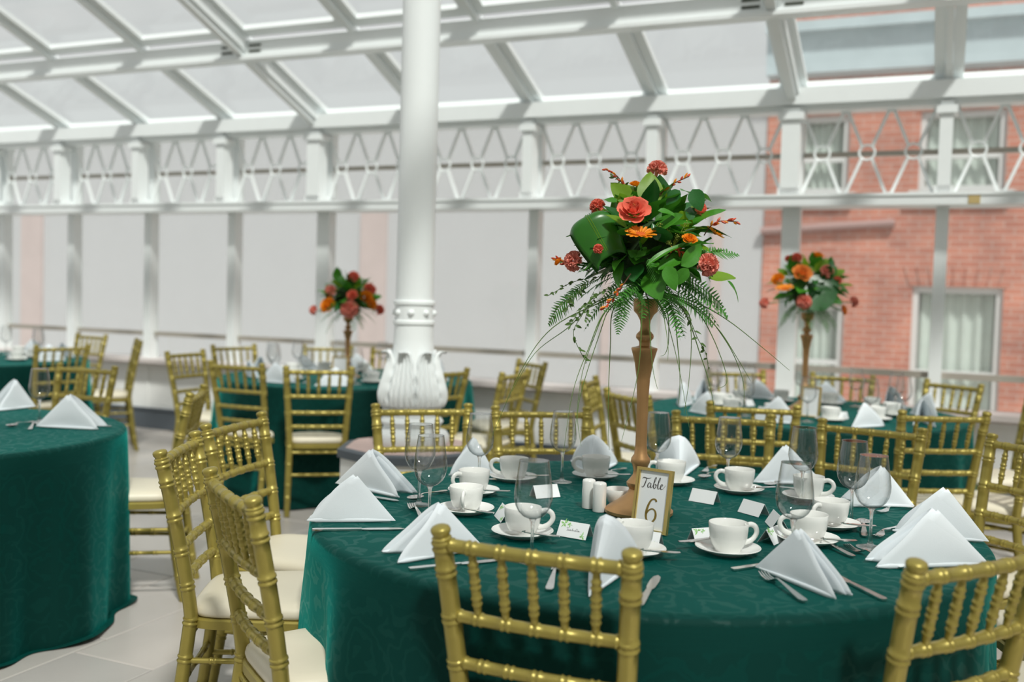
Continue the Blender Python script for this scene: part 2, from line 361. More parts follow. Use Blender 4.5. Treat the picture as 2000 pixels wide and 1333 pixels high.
for i, x in enumerate(XS):
    wo = mk('window_%d' % (i + 1), None, loc=(0, 0, 0)); tag(wo, kind='structure')
    kk = round((x - X0) / BAY)
    mk('post', pmm if kk in MAINX else pm, wo, loc=(x, 0, 0))
    if i == len(XS) - 1: continue
    xc = x + BAY / 2
    mk('pane', pane_lo, wo, loc=(xc, WY + 0.06, zz(1.375))); mk('pane', pane_up, wo, loc=(xc, WY + 0.06, zz(2.385)))
    mk('glazing_bar', bar_lo, wo, loc=(xc, WY + 0.055, zz(0.94))); mk('glazing_bar', bar_up, wo, loc=(xc, WY + 0.055, zz(2.39)))
    for c in range(3):
        cx = x + 0.05 + CELL * (c + 0.5)
        mk('lattice_ring', ring_m, wo, loc=(cx, LY, ZM))
        for key in arm_m: mk('lattice_bar', arm_m[key], wo, loc=(cx, LY, ZM))
        if c < 2: mk('lattice_foot', foot_m, wo, loc=(cx + CELL / 2, LY, ZT - 0.01)); mk('lattice_foot', foot_m, wo, loc=(cx + CELL / 2, LY, ZB + 0.012))
# glass roof
SL = 0.375; SA = math.atan(SL)
def rz(y): return zz(2.80) + SL * (WY - y)
sdir = V((0, -math.cos(SA), math.sin(SA))); snor = V((0, math.sin(SA), math.cos(SA)))
ce = mk('ceiling', None); tag(ce, kind='structure')
ROWS = [(7.37, 6.32), (6.24, 4.55), (4.45, 1.6), (1.5, -2.95)]
def rp(x, y, o=0.0): return V((x, y, rz(y))) + snor * o
for i, x in enumerate(XS):
    kk = round((x - X0) / BAY); main = kk in MAINX
    wv = 0.05 if main else 0.02; hv = 0.065 if main else 0.036
    b = MB().obox(rp(x, 7.55, 0.01 - hv), rp(x, -3.0, 0.01 - hv), V((wv, 0, 0)), snor * hv)
    if main: b.obox(rp(x, 7.4, -0.14), rp(x, -3.0, -0.14), V((0.03, 0, 0)), snor * 0.02)
    mk('rafter', b.mesh('rafter', 'white_paint', False), ce)
    if i == len(XS) - 1: continue
    xa, xb = x + 0.022, x + BAY - 0.022
    for (ya, yb) in ROWS:
        a, c = rp((xa + xb) / 2, ya), rp((xa + xb) / 2, yb); fw = 0.034; hx = (xb - xa) / 2
        s = MB()
        s.obox(rp(xa + fw, ya), rp(xa + fw, yb), V((fw, 0, 0)), snor * 0.02); s.obox(rp(xb - fw, ya), rp(xb - fw, yb), V((fw, 0, 0)), snor * 0.02)
        s.obox(rp(xa + 2 * fw, ya) + sdir * 0.045, rp(xb - 2 * fw, ya) + sdir * 0.045, sdir * 0.045, snor * 0.02)
        s.obox(rp(xa + 2 * fw, yb) - sdir * 0.03, rp(xb - 2 * fw, yb) - sdir * 0.03, sdir * 0.03, snor * 0.02)
        fr = mk('sash_frame', s.mesh('sash_frame', 'white_paint', False), ce)
        mk('pane', MB().obox(a + snor * 0.012 + sdir * 0.07, c + snor * 0.012 - sdir * 0.05, V((hx - 2 * fw + 0.01, 0, 0)), snor * 0.003).mesh('pane', 'window_glass', False), fr)
for y in (6.28, 4.50, 1.55):
    b = MB().box((-3.5, y, rz(y) - 0.095), (18, 0.09, 0.13)); b.box((-3.5, y - 0.01, rz(y) - 0.165), (18, 0.13, 0.025))
    pu = mk('purlin', b.mesh('purlin', 'white_paint', False), ce)
    if y > 6:
        for kk in (-5, -1):
            for sx in (-1, 1):
                for dz in (-0.022, 0.022):
                    mk('vent_slot', MB().box((X0 + BAY * kk + sx * 0.13, y - 0.047, rz(y) - 0.092 + dz), (0.11, 0.008, 0.016)).mesh('vent_slot', 'vent_dark', False), pu)

# cast iron column on its plinth
COLP = onz(803, 868, 0.60); CX, CY = COLP.x, COLP.y
pl = mk('trim_4', None, loc=(CX, CY, 0)); tag(pl, kind='structure')
mk('plinth_block', MB().lathe([(0.31 * 1.18, 0.0), (0.31 * 1.18, 0.545)], 8).mesh('plinth_block', 'wall_paint', False), pl)
mk('plinth_edging', MB().lathe([(0.325 * 1.18, 0.545), (0.325 * 1.18, 0.585), (0.30 * 1.18, 0.592)], 8).mesh('plinth_edging', 'slate_paint', False), pl)
mk('plinth_top', MB().lathe([(0.29 * 1.18, 0.592), (0.27 * 1.18, 0.602)], 8).mesh('plinth_top', 'pink_stone', False), pl)
co = mk('cast_iron_column', None, loc=(CX, CY, 0.60)); tag(co, 'white cast iron column with leaf-wrapped swelling base on a low plinth', 'column')
sh = [(0.099, 0.52), (0.0985, 0.725), (0.096, 0.727), (0.096, 3.02), (0.11, 3.03), (0.12, 3.06), (0.16, 3.14)]
mk('shaft', MB().lathe(sh, 32).mesh('shaft', 'white_paint'), co)
bd = [(0.10, 0.615), (0.107, 0.62), (0.107, 0.635), (0.1, 0.64), (0.1, 0.715), (0.107, 0.72), (0.107, 0.735), (0.098, 0.74)]
bn = mk('collar_band', MB().lathe(bd, 32).mesh('collar_band', 'white_paint'), co)
bs = MB().lathe([(0.017, 0), (0.016, 0.006), (0.011, 0.013), (0.004, 0.016), (0, 0.0165)], 12).mesh('boss', 'white_paint')
for k in range(8):
    a = 2 * PI * k / 8 + 0.35; mk('boss', bs, bn, frame((0.099 * math.cos(a), 0.099 * math.sin(a), 0.677), (-math.sin(a), math.cos(a), 0), (math.cos(a), math.sin(a), 0)))
blb = [(0.10, 0.62), (0.101, 0.55), (0.105, 0.48), (0.118, 0.42), (0.135, 0.36), (0.152, 0.30), (0.160, 0.265), (0.158, 0.235), (0.148, 0.205), (0.138, 0.19)]
mk('swelling', MB().lathe(blb, 72, fn=lambda r, z, a: r * (1 + 0.018 * math.cos(24 * a) * max(0, min(1, (0.5 - z) / 0.1)))).mesh('swelling', 'white_paint'), co)
ba = [(0.0, 0), (0.185, 0), (0.195, 0.02), (0.195, 0.05), (0.18, 0.072), (0.155, 0.08), (0.142, 0.095), (0.155, 0.11), (0.163, 0.122), (0.155, 0.137), (0.14, 0.145), (0.138, 0.165), (0.15, 0.178), (0.152, 0.188), (0.138, 0.196)]
mk('base_moulding', MB().lathe(ba, 40).mesh('base_moulding', 'white_paint'), co)
def prof_r(z):
    P_ = sorted((zz, r) for r, zz in blb)
    for (z0, r0), (z1, r1) in zip(P_, P_[1:]):
        if z0 <= z <= z1: return r0 + (r1 - r0) * (z - z0) / (z1 - z0)
    return P_[0][1] if z < P_[0][0] else P_[-1][1]
def leaf_fn(u, v):
    z = 0.20 + 0.31 * u; wd = 0.42 * (1 - 0.55 * u ** 3) * (1 if u < 0.85 else max(0.05, (1 - u) / 0.15) ** 0.5); t = (v - 0.5) * 2
    a = wd * t * (1 + 0.06 * math.sin(9 * PI * u)); curl = 0.05 * max(0, (u - 0.72) / 0.28) ** 2
    r = prof_r(z) + 0.007 + 0.006 * math.cos(5 * PI * t) + 0.006 * (1 - abs(t)) + curl
    return (r * math.cos(a), r * math.sin(a), z - 0.035 * max(0, (u - 0.86) / 0.14) ** 2)
lfm = MB().grid(leaf_fn, 22, 20).mesh('acanthus_leaf', 'white_paint', ang=60)
for k in range(7):
    solid(mk('acanthus_leaf', lfm, co, Matrix.Rotation(-PI / 2 - 0.75 + 2 * PI * k / 7, 4, 'Z')), 0.008)

# ------------------------------------------------------------------ outside
gd = mk('ground', MB().box((-3, 17, -0.35), (60, 19.5, 0.1)).mesh('ground', 'pave', False)); tag(gd, kind='structure')
BY = 13.0
def bq(x0, y0, x1, y1):
    a, c = ony(x0, y0, BY), ony(x1, y1, BY); return min(a.x, c.x), max(a.x, c.x), min(a.z, c.z), max(a.z, c.z)
br = mk('brick_building', None, loc=(0, BY, 0)); tag(br, 'red brick building with white framed windows behind the glazing on the right', 'building')
wins = [bq(1783, 560, 1945, 870), bq(1800, 218, 1962, 372), bq(1562, 228, 1655, 378), bq(1545, 592, 1640, 800)]
bx0 = ony(1492, 440, BY).x; bx1 = 7.0; bz0, bz1 = -0.3, 6.6
xs = sorted({bx0, bx1, *[w_[0] for w_ in wins], *[w_[1] for w_ in wins]}); zs = sorted({bz0, bz1, *[w_[2] for w_ in wins], *[w_[3] for w_ in wins]})
b = MB()
for xa, xb in zip(xs, xs[1:]):
    for za, zb in zip(zs, zs[1:]):
        cx, cz = (xa + xb) / 2, (za + zb) / 2
        if any(w_[0] < cx < w_[1] and w_[2] < cz < w_[3] for w_ in wins): continue
        b.box((cx, 0.15, cz), (xb - xa, 0.3, zb - za))
b.box((bx0 + 0.15, 3, 3.1), (0.3, 5.7, 6.8))
mk('brick_wall', b.mesh('brick_wall', 'brick', False), br)
for (xa, xb, za, zb) in wins:
    cx, cz, ww, hh = (xa + xb) / 2, (za + zb) / 2, xb - xa, zb - za; t = 0.07
    f = MB().box((xa + t / 2, 0.10, cz), (t, 0.1, hh)).box((xb - t / 2, 0.10, cz), (t, 0.1, hh)).box((cx, 0.10, zb - t / 2), (ww - 2 * t, 0.1, t)).box((cx, 0.10, za + t / 2), (ww - 2 * t, 0.1, t)).box((cx, 0.09, za + hh * 0.44), (ww - 2 * t, 0.07, 0.06))
    wn = mk('window', f.mesh('window', 'ext_white', False), br)
    mk('pane', MB().box((cx, 0.14, cz), (ww - 0.1, 0.006, hh - 0.1)).mesh('pane', 'window_glass', False), wn)
    mk('curtain', MB().grid(lambda u, v, xa=xa, ww=ww, za=za, hh=hh: (xa + ww * u, 0.21 + 0.025 * math.sin(u * 40), za + hh * v), 60, 1).mesh('curtain', 'curtain'), wn)
    mk('window_sill', MB().box((cx, -0.03, za - 0.05), (ww + 0.2, 0.16, 0.1)).mesh('window_sill', 'ext_white', False), wn)
    for k in range(9):
        mk('arch_brick', MB().obox((cx + (k - 4) * ww / 8.2, 0.0, zb + 0.005), (cx + (k - 4) * ww / 7.2, 0.0, zb + 0.24), V((ww / 18.5, 0, 0)), V((0, 0.012, 0))).mesh('arch_brick', 'brick', False), wn)
pa, pb = ony(1488, 452, BY), ony(1748, 436, BY)
mk('drain_pipe', MB().tube([V((pa.x, -0.06, pa.z)), V((pb.x, -0.06, pb.z))], 0.05, 10).mesh('drain_pipe', 'pipe'), br)
cz = ony(1750, 100, BY).z
mk('cornice', MB().box(((bx0 + bx1) / 2, -0.14, cz), (bx1 - bx0, 0.3, 0.52)).box(((bx0 + bx1) / 2, -0.2, cz + 0.28), (bx1 - bx0, 0.46, 0.12)).mesh('cornice', 'lead_blue', False), br)
for k in range(9):
    x = bx0 + 0.7 + 1.0 * k
    mk('parapet_panel', ring(x, cz + 1.05, 0.0, 0.34, 0.05).box((x, -0.01, cz + 1.05), (0.34, 0.06, 0.34)).mesh('parapet_panel', 'pale_pink', False), br)
cr = mk('sunlit_brick_stand_in', None, loc=(0, BY + 0.02, 0)); tag(cr, 'sunlit part of the brick building behind the left and middle windows, its glare painted pale', 'building')  # made-up plain front; glare of the sunlit brick is put into its colour
mk('facade', MB().box((bx0 - 8.96, 0.15, 1.82), (17.9, 0.3, 4.34)).mesh('facade', 'brick_glare', False), cr)
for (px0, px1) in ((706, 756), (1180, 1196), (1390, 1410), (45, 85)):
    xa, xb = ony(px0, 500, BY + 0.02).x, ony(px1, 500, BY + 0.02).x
    mk('brick_trace', MB().box(((xa + xb) / 2, -0.02, 1.15), (xb - xa, 0.06, 2.9)).mesh('brick_trace', 'pale_pink', False), cr)  # added strips, pink where brick shows through the painted glare
tg = onz(1903, 388, 2.06); tgo = mk('paper_tag', MB().box((0, 0, 0), (0.07, 0.004, 0.075)).mesh('paper_tag', 'tag_yellow', False), tr, loc=(ony(1903, 388, 7.18).x, 7.187, zz(2.065)))

# ------------------------------------------------------------------ chiavari chair
def bamboo(pts_fn, n, r, rings, rr=1.22, ends=None):
    """tube along pts_fn(t) with paired raised rings at t values"""
    ts = [i / n for i in range(n + 1)]
    P = [pts_fn(0.0), pts_fn(1.0)]; Lg = (P[1] - P[0]).length
    for q in rings:
        for s in (-0.0065, 0.0065):
            for e in (-0.0042, -0.002, 0.002, 0.0042): ts.append(min(1, max(0, q + (s + e) / Lg)))
    ts = sorted(set(round(t, 5) for t in ts)); rad = []
    for t in ts:
        base = r(t) if callable(r) else r; k = 1.0
        for q in rings:
            for s in (-0.0065, 0.0065):
                d = abs(t - q - s / Lg) * Lg
                if d < 0.003: k = rr
        rad.append(base * k)
    return [pts_fn(t) for t in ts], rad
def lerp(a, b, t): return a + (b - a) * t
def back_pt(sx, z):
    x = 0.165 + (0.195 - 0.165) * max(0, (z - 0.44)) / 0.475 if z > 0.44 else 0.175 - 0.010 * z / 0.44
    if z > 0.44: y = -0.19 - 0.085 * ((z - 0.44) / 0.475) ** 1.25
    else: y = -0.255 + 0.065 * (z / 0.44) ** 0.8
    return V((sx * x, y, z))
chair = []
for sx in (-1, 1):
    b = MB(); pts, rad = bamboo(lambda t: back_pt(sx, 0.893 * t), 26, lambda t: 0.0195 - 0.003 * max(0, 0.25 - t) / 0.25, [0.12, 0.22, 0.36, 0.48, 0.595, 0.705, 0.815, 0.925, 0.985], 1.14)
    top = back_pt(sx, 0.915) - back_pt(sx, 0.893)
    for dz, r in ((0.10, 0.0205), (0.22, 0.0165), (0.35, 0.0165), (0.5, 0.0195), (0.75, 0.0205), (0.93, 0.0185), (1.05, 0.013), (1.1, 0.004)):
        pts.append(back_pt(sx, 0.893) + top * dz * 1.15); rad.append(r)
    chair.append(('back_post', b.tube(pts, rad, 12).mesh('back_post', 'gold_paint', ang=50), []))
def rail(z, r, bow=0.011, nm='back_rail'):
    a, c = back_pt(-1, z), back_pt(1, z)
    fn = lambda t: lerp(a, c, t) + V((0, -bow * math.sin(PI * t), 0))
    pts, rad = bamboo(fn, 16, r, [0.04, 0.17, 0.335, 0.5, 0.665, 0.83, 0.96], 1.17)
    return (nm, MB().tube(pts, rad, 10).mesh(nm, 'gold_paint', ang=50), [])
chair.append(rail(0.882, 0.0135, nm='top_rail'))
for z in (0.733, 0.632, 0.545): chair.append(rail(z, 0.0125))
for k in range(5):
    t = (0.17, 0.335, 0.5, 0.665, 0.83)[k]
    f1 = lambda z: lerp(back_pt(-1, z), back_pt(1, z), t) + V((0, -0.011 * math.sin(PI * t), 0))
    p1, p0 = f1(0.878), f1(0.737)
    pts, rad = bamboo(lambda s: lerp(p0, p1, s), 10, lambda s: 0.0062 + 0.0034 * min(1, 4 * min(s, 1 - s)), [0.25, 0.5, 0.75], 1.2)
    chair.append(('spindle', MB().tube(pts, rad, 8).mesh('spindle', 'gold_paint', ang=50), []))
for sx in (-1, 1):
    pts, rad = bamboo(lambda t: V((sx * (0.19 - 0.008 * t), 0.205 - 0.018 * t, 0.425 * t)), 8, lambda t: 0.012 + 0.004 * t, [0.25, 0.47, 0.72, 0.95], 1.18)
    chair.append(('front_leg', MB().tube(pts, rad, 10).mesh('front_leg', 'gold_paint', ang=50), []))
b = MB()
def seat_outline(sc, n=40):
    o = []
    for k in range(n):
        a = 2 * PI * k / n; c, s = math.cos(a), math.sin(a); e = 0.34
        x = abs(c) ** e * (1 if c > 0 else -1); y = abs(s) ** e * (1 if s > 0 else -1)
        o.append(((0.185 + 0.015 * y) * x * sc[0], (0.195 * y) * sc[1] - 0.002))
    return o
def seat_loft(levels, nm, mt, ang):
    b = MB(); n = 40
    for (sc, z) in levels: b.v += [V((x, y, z)) for x, y in seat_outline((sc, sc), n)]
    for i in range(len(levels) - 1):
        for k in range(n): b.f.append((i * n + k, i * n + (k + 1) % n, (i + 1) * n + (k + 1) % n, (i + 1) * n + k))
    b.f.append(tuple(range(n))[::-1]); b.f.append(tuple((len(levels) - 1) * n + k for k in range(n)))
    return (nm, b.mesh(nm, mt, ang=ang), [])
chair.append(seat_loft([(1.0, 0.405), (1.05, 0.409), (1.05, 0.432), (1.02, 0.437), (0.96, 0.437)], 'seat_frame', 'gold_paint', 35))
chair.append(seat_loft([(0.97, 0.437), (1.01, 0.443), (1.025, 0.453), (1.01, 0.466), (0.95, 0.477), (0.85, 0.483), (0.6, 0.488), (0.25, 0.490)], 'cushion', 'vinyl', 70))
def strut(a, c, rg):
    a, c = V(a), V(c); pts, rad = bamboo(lambda t: lerp(a, c, t), 6, 0.0088, rg, 1.22); return ('stretcher', MB().tube(pts, rad, 8).mesh('stretcher', 'gold_paint', ang=50), [])
for z in (0.315, 0.215):
    chair.append(strut((-0.187, 0.205 - 0.018 * z / 0.425, z - 0.03), (0.187, 0.205 - 0.018 * z / 0.425, z - 0.03), [0.2, 0.5, 0.8]))
    for sx in (-1, 1):
        p = back_pt(sx, z); chair.append(strut(p, (sx * 0.185, 0.198, z), [0.2, 0.4, 0.6, 0.8]))
chair.append(strut(back_pt(-1, 0.25), back_pt(1, 0.25), [0.2, 0.5, 0.8]))
chair.append(strut(back_pt(-1, 0.385), back_pt(1, 0.385), [0.2, 0.5, 0.8]))

T1 = V((-0.785, 2.755)); T2 = V((-3.84, 2.72)); T3 = V((-7.1, 5.5)); T4 = V((-3.91, 6.05)); T5 = V((-0.73, 5.93))
def chair_at(mid, d, label, group=None):
    d = V((d[0], d[1])).normalized(); o = V((mid[0], mid[1])) + d * 0.27; a = math.atan2(d.y, d.x) - PI / 2
    return place(chair, 'chiavari_chair', Mz((o.x, o.y, 0), a), label, 'chair', group)
def posts(p, q, z=0.915):      # chair from the pixels of its two post tops
    a, c = onz(*p, z), onz(*q, z); return (a + c) / 2, a, c
def chair_px(p, q, table, label, mix=0.5, group=None):
    m, a, c = posts(p, q); e = V((c.x - a.x, c.y - a.y)).normalized(); d = V((-e.y, e.x)); to = (table - V((m.x, m.y))).normalized()
    if d.dot(to) < 0: d = -d
    return chair_at(m, d * (1 - mix) + to * mix, label, group)
g1 = 'chairs around the centre table'; g5 = 'chairs around the table before the brick building'; g4 = 'chairs around the table behind the column'; g3 = 'chairs around the far left table'; g2 = 'chairs around the near left table'
chair_px((857, 1030), (1243, 1080), T1, 'gold bamboo-style chair in front, its back overlapping the wine glass and napkin', 0.1, g1)
chair_at((0.085, 2.09), (-0.80, 0.60), 'gold chair cut off by the lower right corner of the frame', g1)
chair_px((408, 916), (504, 976), T1, 'nearest gold chair at the left of the centre table, seat at bottom edge', 0.2, g1)
chair_px((374, 846), (326, 882), T1, 'gold chair left of the centre table seen sideways, leftmost of its three', 0.3, g1)
chair_px((407, 832), (510, 806), T1, 'gold chair farthest back of the three left of the centre table', 0.2, g1)
chair_px((740, 790), (910, 792), T1, 'gold chair back standing in front of the white column base', 0.3, g1)
chair_px((980, 795), (1135, 797), T1, 'gold chair back behind the centre table, just left of the tall flower stand', 0.3, g1)
chair_px((1327, 805), (1500, 811), T1, 'gold chair back behind the centre table, just right of the tall flower stand', 0.3, g1)
chair_px((1613, 821), (1794, 838), T1, 'gold chair behind the rear right wine glasses of the centre table', 0.3, g1)
chair_at((0.31, 3.93), (-0.72, -0.70), 'gold chair at the right edge, its post beside the rearmost napkins', g1)
chair_at((0.63, 3.28), (-0.93, -0.36), 'gold chair mostly outside the right edge, upper of two cream seat corners', g1)
chair_at((0.63, 2.66), (-1.0, 0.02), 'gold chair mostly outside the right edge, lower of two cream seat corners', g1)
chair_px((366, 768), (400, 754), T2, 'gold chair at the near left table with its cream seat showing in full', 0.2, g2)
chair_px((121, 710), (219, 718), T2, 'gold chair on the far side of the near left table behind the lone glass', 0.3, g2)
chair_at((-6.02, 5.45), (-0.93, 0.25), 'gold chair drawn up to the far left table, cloth showing through its rungs', g3)
chair_at((-6.25, 6.45), (-0.66, -0.75), 'gold chair seen from the side by the window wall, white seat, facing left', g3)
chair_at((-7.2, 6.85), (-0.1, -1), 'gold chair against the windows beyond the far left table', g3)
chair_at((-5.0, 5.62), (1, 0.05), 'gold chair seen edge-on before the dark baseboard', g4)
chair_at((-5.3, 6.52), (0.95, -0.3), 'gold chair by the window behind the edge-on chair', g4)
chair_px((418, 706), (506, 711), T4, 'gold ladder-rung chair, left of the two backed against the middle table', 0.3, g4)
chair_px((567, 717), (679, 718), T4, 'gold ladder-rung chair, right of the two backed against the middle table', 0.2, g4)
chair_at((-4.75, 7.05), (0.5, -0.85), 'blurred gold chair behind the left flower stand, by the windows', g4)
chair_at((-4.15, 7.12), (0.1, -1), 'blurred gold chair between the left flower stand and the column', g4)
chair_at((-2.80, 5.42), (-0.95, 0.3), 'gold chair just right of the white column', g4)
chair_at((-2.42, 5.62), (-1, 0.0), 'gold chair behind, between the column and the centre table glasses', g4)
chair_at((-2.72, 6.62), (-0.6, -0.75), 'gold chair seen edge-on against the middle window mullion', g4)
chair_at((-1.86, 5.42), (1, 0.15), 'gold chair seen edge-on left of the tall flower stand', g5)
chair_at((-1.44, 4.77), (0.66, 0.75), 'gold chair partly hidden behind the tall flower stand stem', g5)
chair_at((-1.30, 6.85), (0.5, -0.85), 'blurred gold chair by the windows right of the tall flower stand', g5)
chair_px((1394, 786), (1550, 792), T5, 'gold chair back drawn up to the right rear table, left of its two', 0.3, g5)
chair_px((1774, 803), (1915, 807), T5, 'gold chair with cream seat at the right rear table before the cloth corner', 0.3, g5)
chair_at((0.06, 6.85), (-0.6, -0.8), 'gold chair under the curtained brick building window', g5)
chair_at((-0.62, 7.0), (-0.05, -1), 'gold chair behind the right flower stand by the windows', g5)
chair_at((0.47, 5.10), (-0.9, 0.4), 'gold chair cut by the right edge, lower of two far ones', g5)
chair_at((0.53, 6.15), (-0.9, -0.4), 'gold chair cut by the right edge, highest and farthest one', g5)

# ------------------------------------------------------------------ tablecloths
TZ = 0.76
def cloth(c, R, seed, label, flare=0.05, amp=0.035, folds=13, puddle=0.0):
    rr = random.Random(seed); ph = [rr.uniform(0, 2 * PI) for _ in range(6)]
    def fold(a):
        x = math.sin(folds * a + ph[0] + 0.8 * math.sin(2 * a + ph[1])) * 0.6 + math.sin((folds - 4) * a + ph[2]) * 0.5 + 0.35 * math.sin((folds * 2 - 3) * a + ph[3])
        return x
    n = 220; prof = []
    for r in (0.0, 0.25, 0.5, 0.75, 0.9, 0.97): prof.append((R * r, TZ, 0))
    for t in (0.2, 0.5, 0.8, 1.0): prof.append((R - 0.018 + 0.022 * math.sin(t * PI / 2), TZ - 0.018 + 0.018 * math.cos(t * PI / 2), 0.0))
    for k in range(1, 15):
        t = k / 14; prof.append((R + 0.006 + flare * t ** 1.2, (TZ - 0.022) * (1 - t) + 0.008, t))
    if puddle: prof += [(R + flare + 0.03, 0.010, 1.0), (R + flare + puddle, 0.008, 1.1)]
    b = MB(); uv = []; m = len(prof); acc = 0; pz = None
    for i, (r, z, t) in enumerate(prof):
        if i: acc += math.hypot(r - prof[i - 1][0], z - prof[i - 1][1])
        for k in range(n):
            a = 2 * PI * k / n; f = fold(a); q = r + amp * f * (t ** 0.9) + (0.012 * f * min(1, t * 3))
            zz = z
            if i == 0 or t == 0: zz = z + 0.0008 * math.sin(9 * r + 3 * a) * (1 if r < R * 0.95 else 0)
            elif puddle and t > 0.9: zz = max(0.004, z + (0.012 * f if t > 0.95 else 0))
            b.v.append(V((q * math.cos(a), q * math.sin(a), zz)))
            uv.append((acc * math.cos(a), acc * math.sin(a)) if t == 0 else (a * R, acc))
    for i in range(m - 1):
        for k in range(n):
            k2 = (k + 1) % n
            if i == 0: b.f.append((k, n + k, n + k2))
            else: b.f.append((i * n + k, i * n + k2, (i + 1) * n + k2, (i + 1) * n + k)[::-1])
    me = b.mesh('tablecloth', 'damask', ang=60); me.flip_normals()
    ul = me.uv_layers.new(name='UVMap')
    for l in me.loops: ul.data[l.index].uv = uv[l.vertex_index]
    o = mk('tablecloth', me, loc=(c.x, c.y, 0)); tag(o, label, 'tablecloth', 'green damask tablecloths'); return o
R1, R5 = 0.925, 0.89
cloth(T1, R1, 1, 'emerald damask cloth on the large centre table with the number card', 0.03, 0.022, 12)
cloth(T2, 0.82, 2, 'green cloth on the near left table, its hem spilling onto the floor', 0.0, 0.03, 11, 0.035)
cloth(T3, R5, 3, 'green cloth on the far left table at the frame edge')
cloth(T4, R5, 4, 'green cloth on the table behind the white column')
cloth(T5, R5, 5, 'green cloth on the right rear table before the brick building')

# ------------------------------------------------------------------ napkins
def napkin_mesh(seed):
    r = random.Random(seed); p = r.uniform(0.5, 0.62); q = r.uniform(-0.2, 0.2); b = MB()
    def fn(u, v, ins=0.0):
        s = u; t = (v - 0.5) * 2; at = abs(t); sg = 1 if t >= 0 else -1
        px, pz = 0.125 * s, 0.125 * s
        x = px + 0.125 * s * at; z = pz - 0.125 * s * at
        y = sg * (0.07 * s * at ** p) * (1 + 0.15 * q * sg) + 0.006 * math.sin(6 * s + 3 * t + q * 9) * s * at
        x += 0.010 * math.sin(PI * at) * s + 0.004 * math.sin(7 * t + seed) * s
        if ins: y *= 1 - ins * 3; x -= 0.012 * s; z -= 0.004 * s
        return (x, y, max(0.0015, z + 0.003))
    b.grid(lambda u, v: fn(u, v), 12, 28); b.grid(lambda u, v: fn(u, v, 0.05), 12, 28)
    # rolled hem on the table at each side
    for sg in (-1, 1):
        b.tube([V((0.25 * t, sg * 0.07 * t, 0.004)) for t in (0.06, 0.3, 0.6, 0.9, 1.0)], [0.002, 0.004, 0.005, 0.005, 0.002], 6)
    return b.mesh('napkin', 'napkin', ang=70)
NAP = [napkin_mesh(s) for s in range(4)]
def napkin(Q, A, hw, h, label, i, group):
    ax = V((A.x - Q.x, A.y - Q.y)); ln = ax.length
    o = place([('napkin', NAP[i % 4], [], 0.0016)], 'napkin', Mz((Q.x, Q.y, TZ + 0.003), math.atan2(ax.y, ax.x), (ln / 0.25, hw / 0.07, h / 0.125)), label, 'napkin', group); return o
gn = 'folded napkins on the centre table'
NL = [((772, 1022), (603, 1018), .022, .122, 'white folded napkin at the left rim of the centre table, front of its pair'),
      ((655, 948), (797, 971), .045, .125, 'white folded napkin at the left rim of the centre table, rear of its pair'),
      ((945, 1075), (762, 1094), .05, .120, 'white napkin half hidden behind the left post of the front chair'),
      ((966, 929), (880, 926), .06, .125, 'white napkin behind the two left wine glasses, before the column chair'),
      ((1153, 936), (1160, 906), .085, .125, 'white peaked napkin behind the salt and pepper shakers'),
      ((1328, 940), (1320, 908), .085, .128, 'white peaked napkin just right of the tall flower stand'),
      ((1470, 946), (1590, 944), .05, .128, 'white napkin behind the rear right wine glass with leaning fold'),
      ((1786, 993), (1648, 985), .055, .12, 'white napkin seen through the two right wine glasses'),
      ((1931, 1063), (1745, 1046), .028, .135, 'white napkin at the right rim, rear of the overlapping pair'),
      ((1932, 1108), (1702, 1106), .032, .135, 'white napkin at the right rim, front of the overlapping pair'),
      ((1475, 1113), (1648, 1172), .026, .118, 'white folded napkin at the front rim between fork and knife'),
      ((1150, 1172), (1205, 1092), .06, .135, 'white napkin behind the spindles of the front chair')]
for i, (q, a, hw, h, lb) in enumerate(NL): napkin(onz(*q, TZ), onz(*a, TZ), hw, h, lb, i, gn)

# ------------------------------------------------------------------ glass, china, cutlery
bo = [(0.004, 0.100), (0.012, 0.1015), (0.024, 0.107), (0.034, 0.117), (0.041, 0.131), (0.0445, 0.147), (0.0445, 0.160), (0.0425, 0.18), (0.039, 0.205), (0.0345, 0.236)]
bi = [(max(0.0, r - 0.0011), z + (0.0012 if i < 4 else 0)) for i, (r, z) in enumerate(bo)]
bi[0] = (0.0, 0.1035); bi[-1] = (0.0336, 0.236)
wg = [('bowl', MB().lathe([(0.0, 0.1)] + bo, 40).add(MB().lathe([(0.0338, 0.2352), (0.0348, 0.2358), (0.0350, 0.2366), (0.0345, 0.2374), (0.0338, 0.2366)], 40, closed=True)).mesh('bowl', 'crystal', ang=80), []),
      ('stem', MB().lathe([(0.0085, 0.0075), (0.0052, 0.018), (0.004, 0.04), (0.0038, 0.07), (0.0048, 0.092), (0.0095, 0.1005)], 14).mesh('stem', 'stem_glass', ang=80), []),
      ('foot', MB().lathe([(0.0, 0), (0.034, 0), (0.0347, 0.001), (0.034, 0.0018), (0.02, 0.0038), (0.0085, 0.0075), (0.0, 0.0076)], 32).mesh('foot', 'stem_glass', ang=80), [])]
def glass(P, label, group): return place(wg, 'wine_glass', Mz((P.x, P.y, TZ + 0.002), random.uniform(0, 6)), label, 'wine glass', group)
gg = 'wine glasses on the centre table'
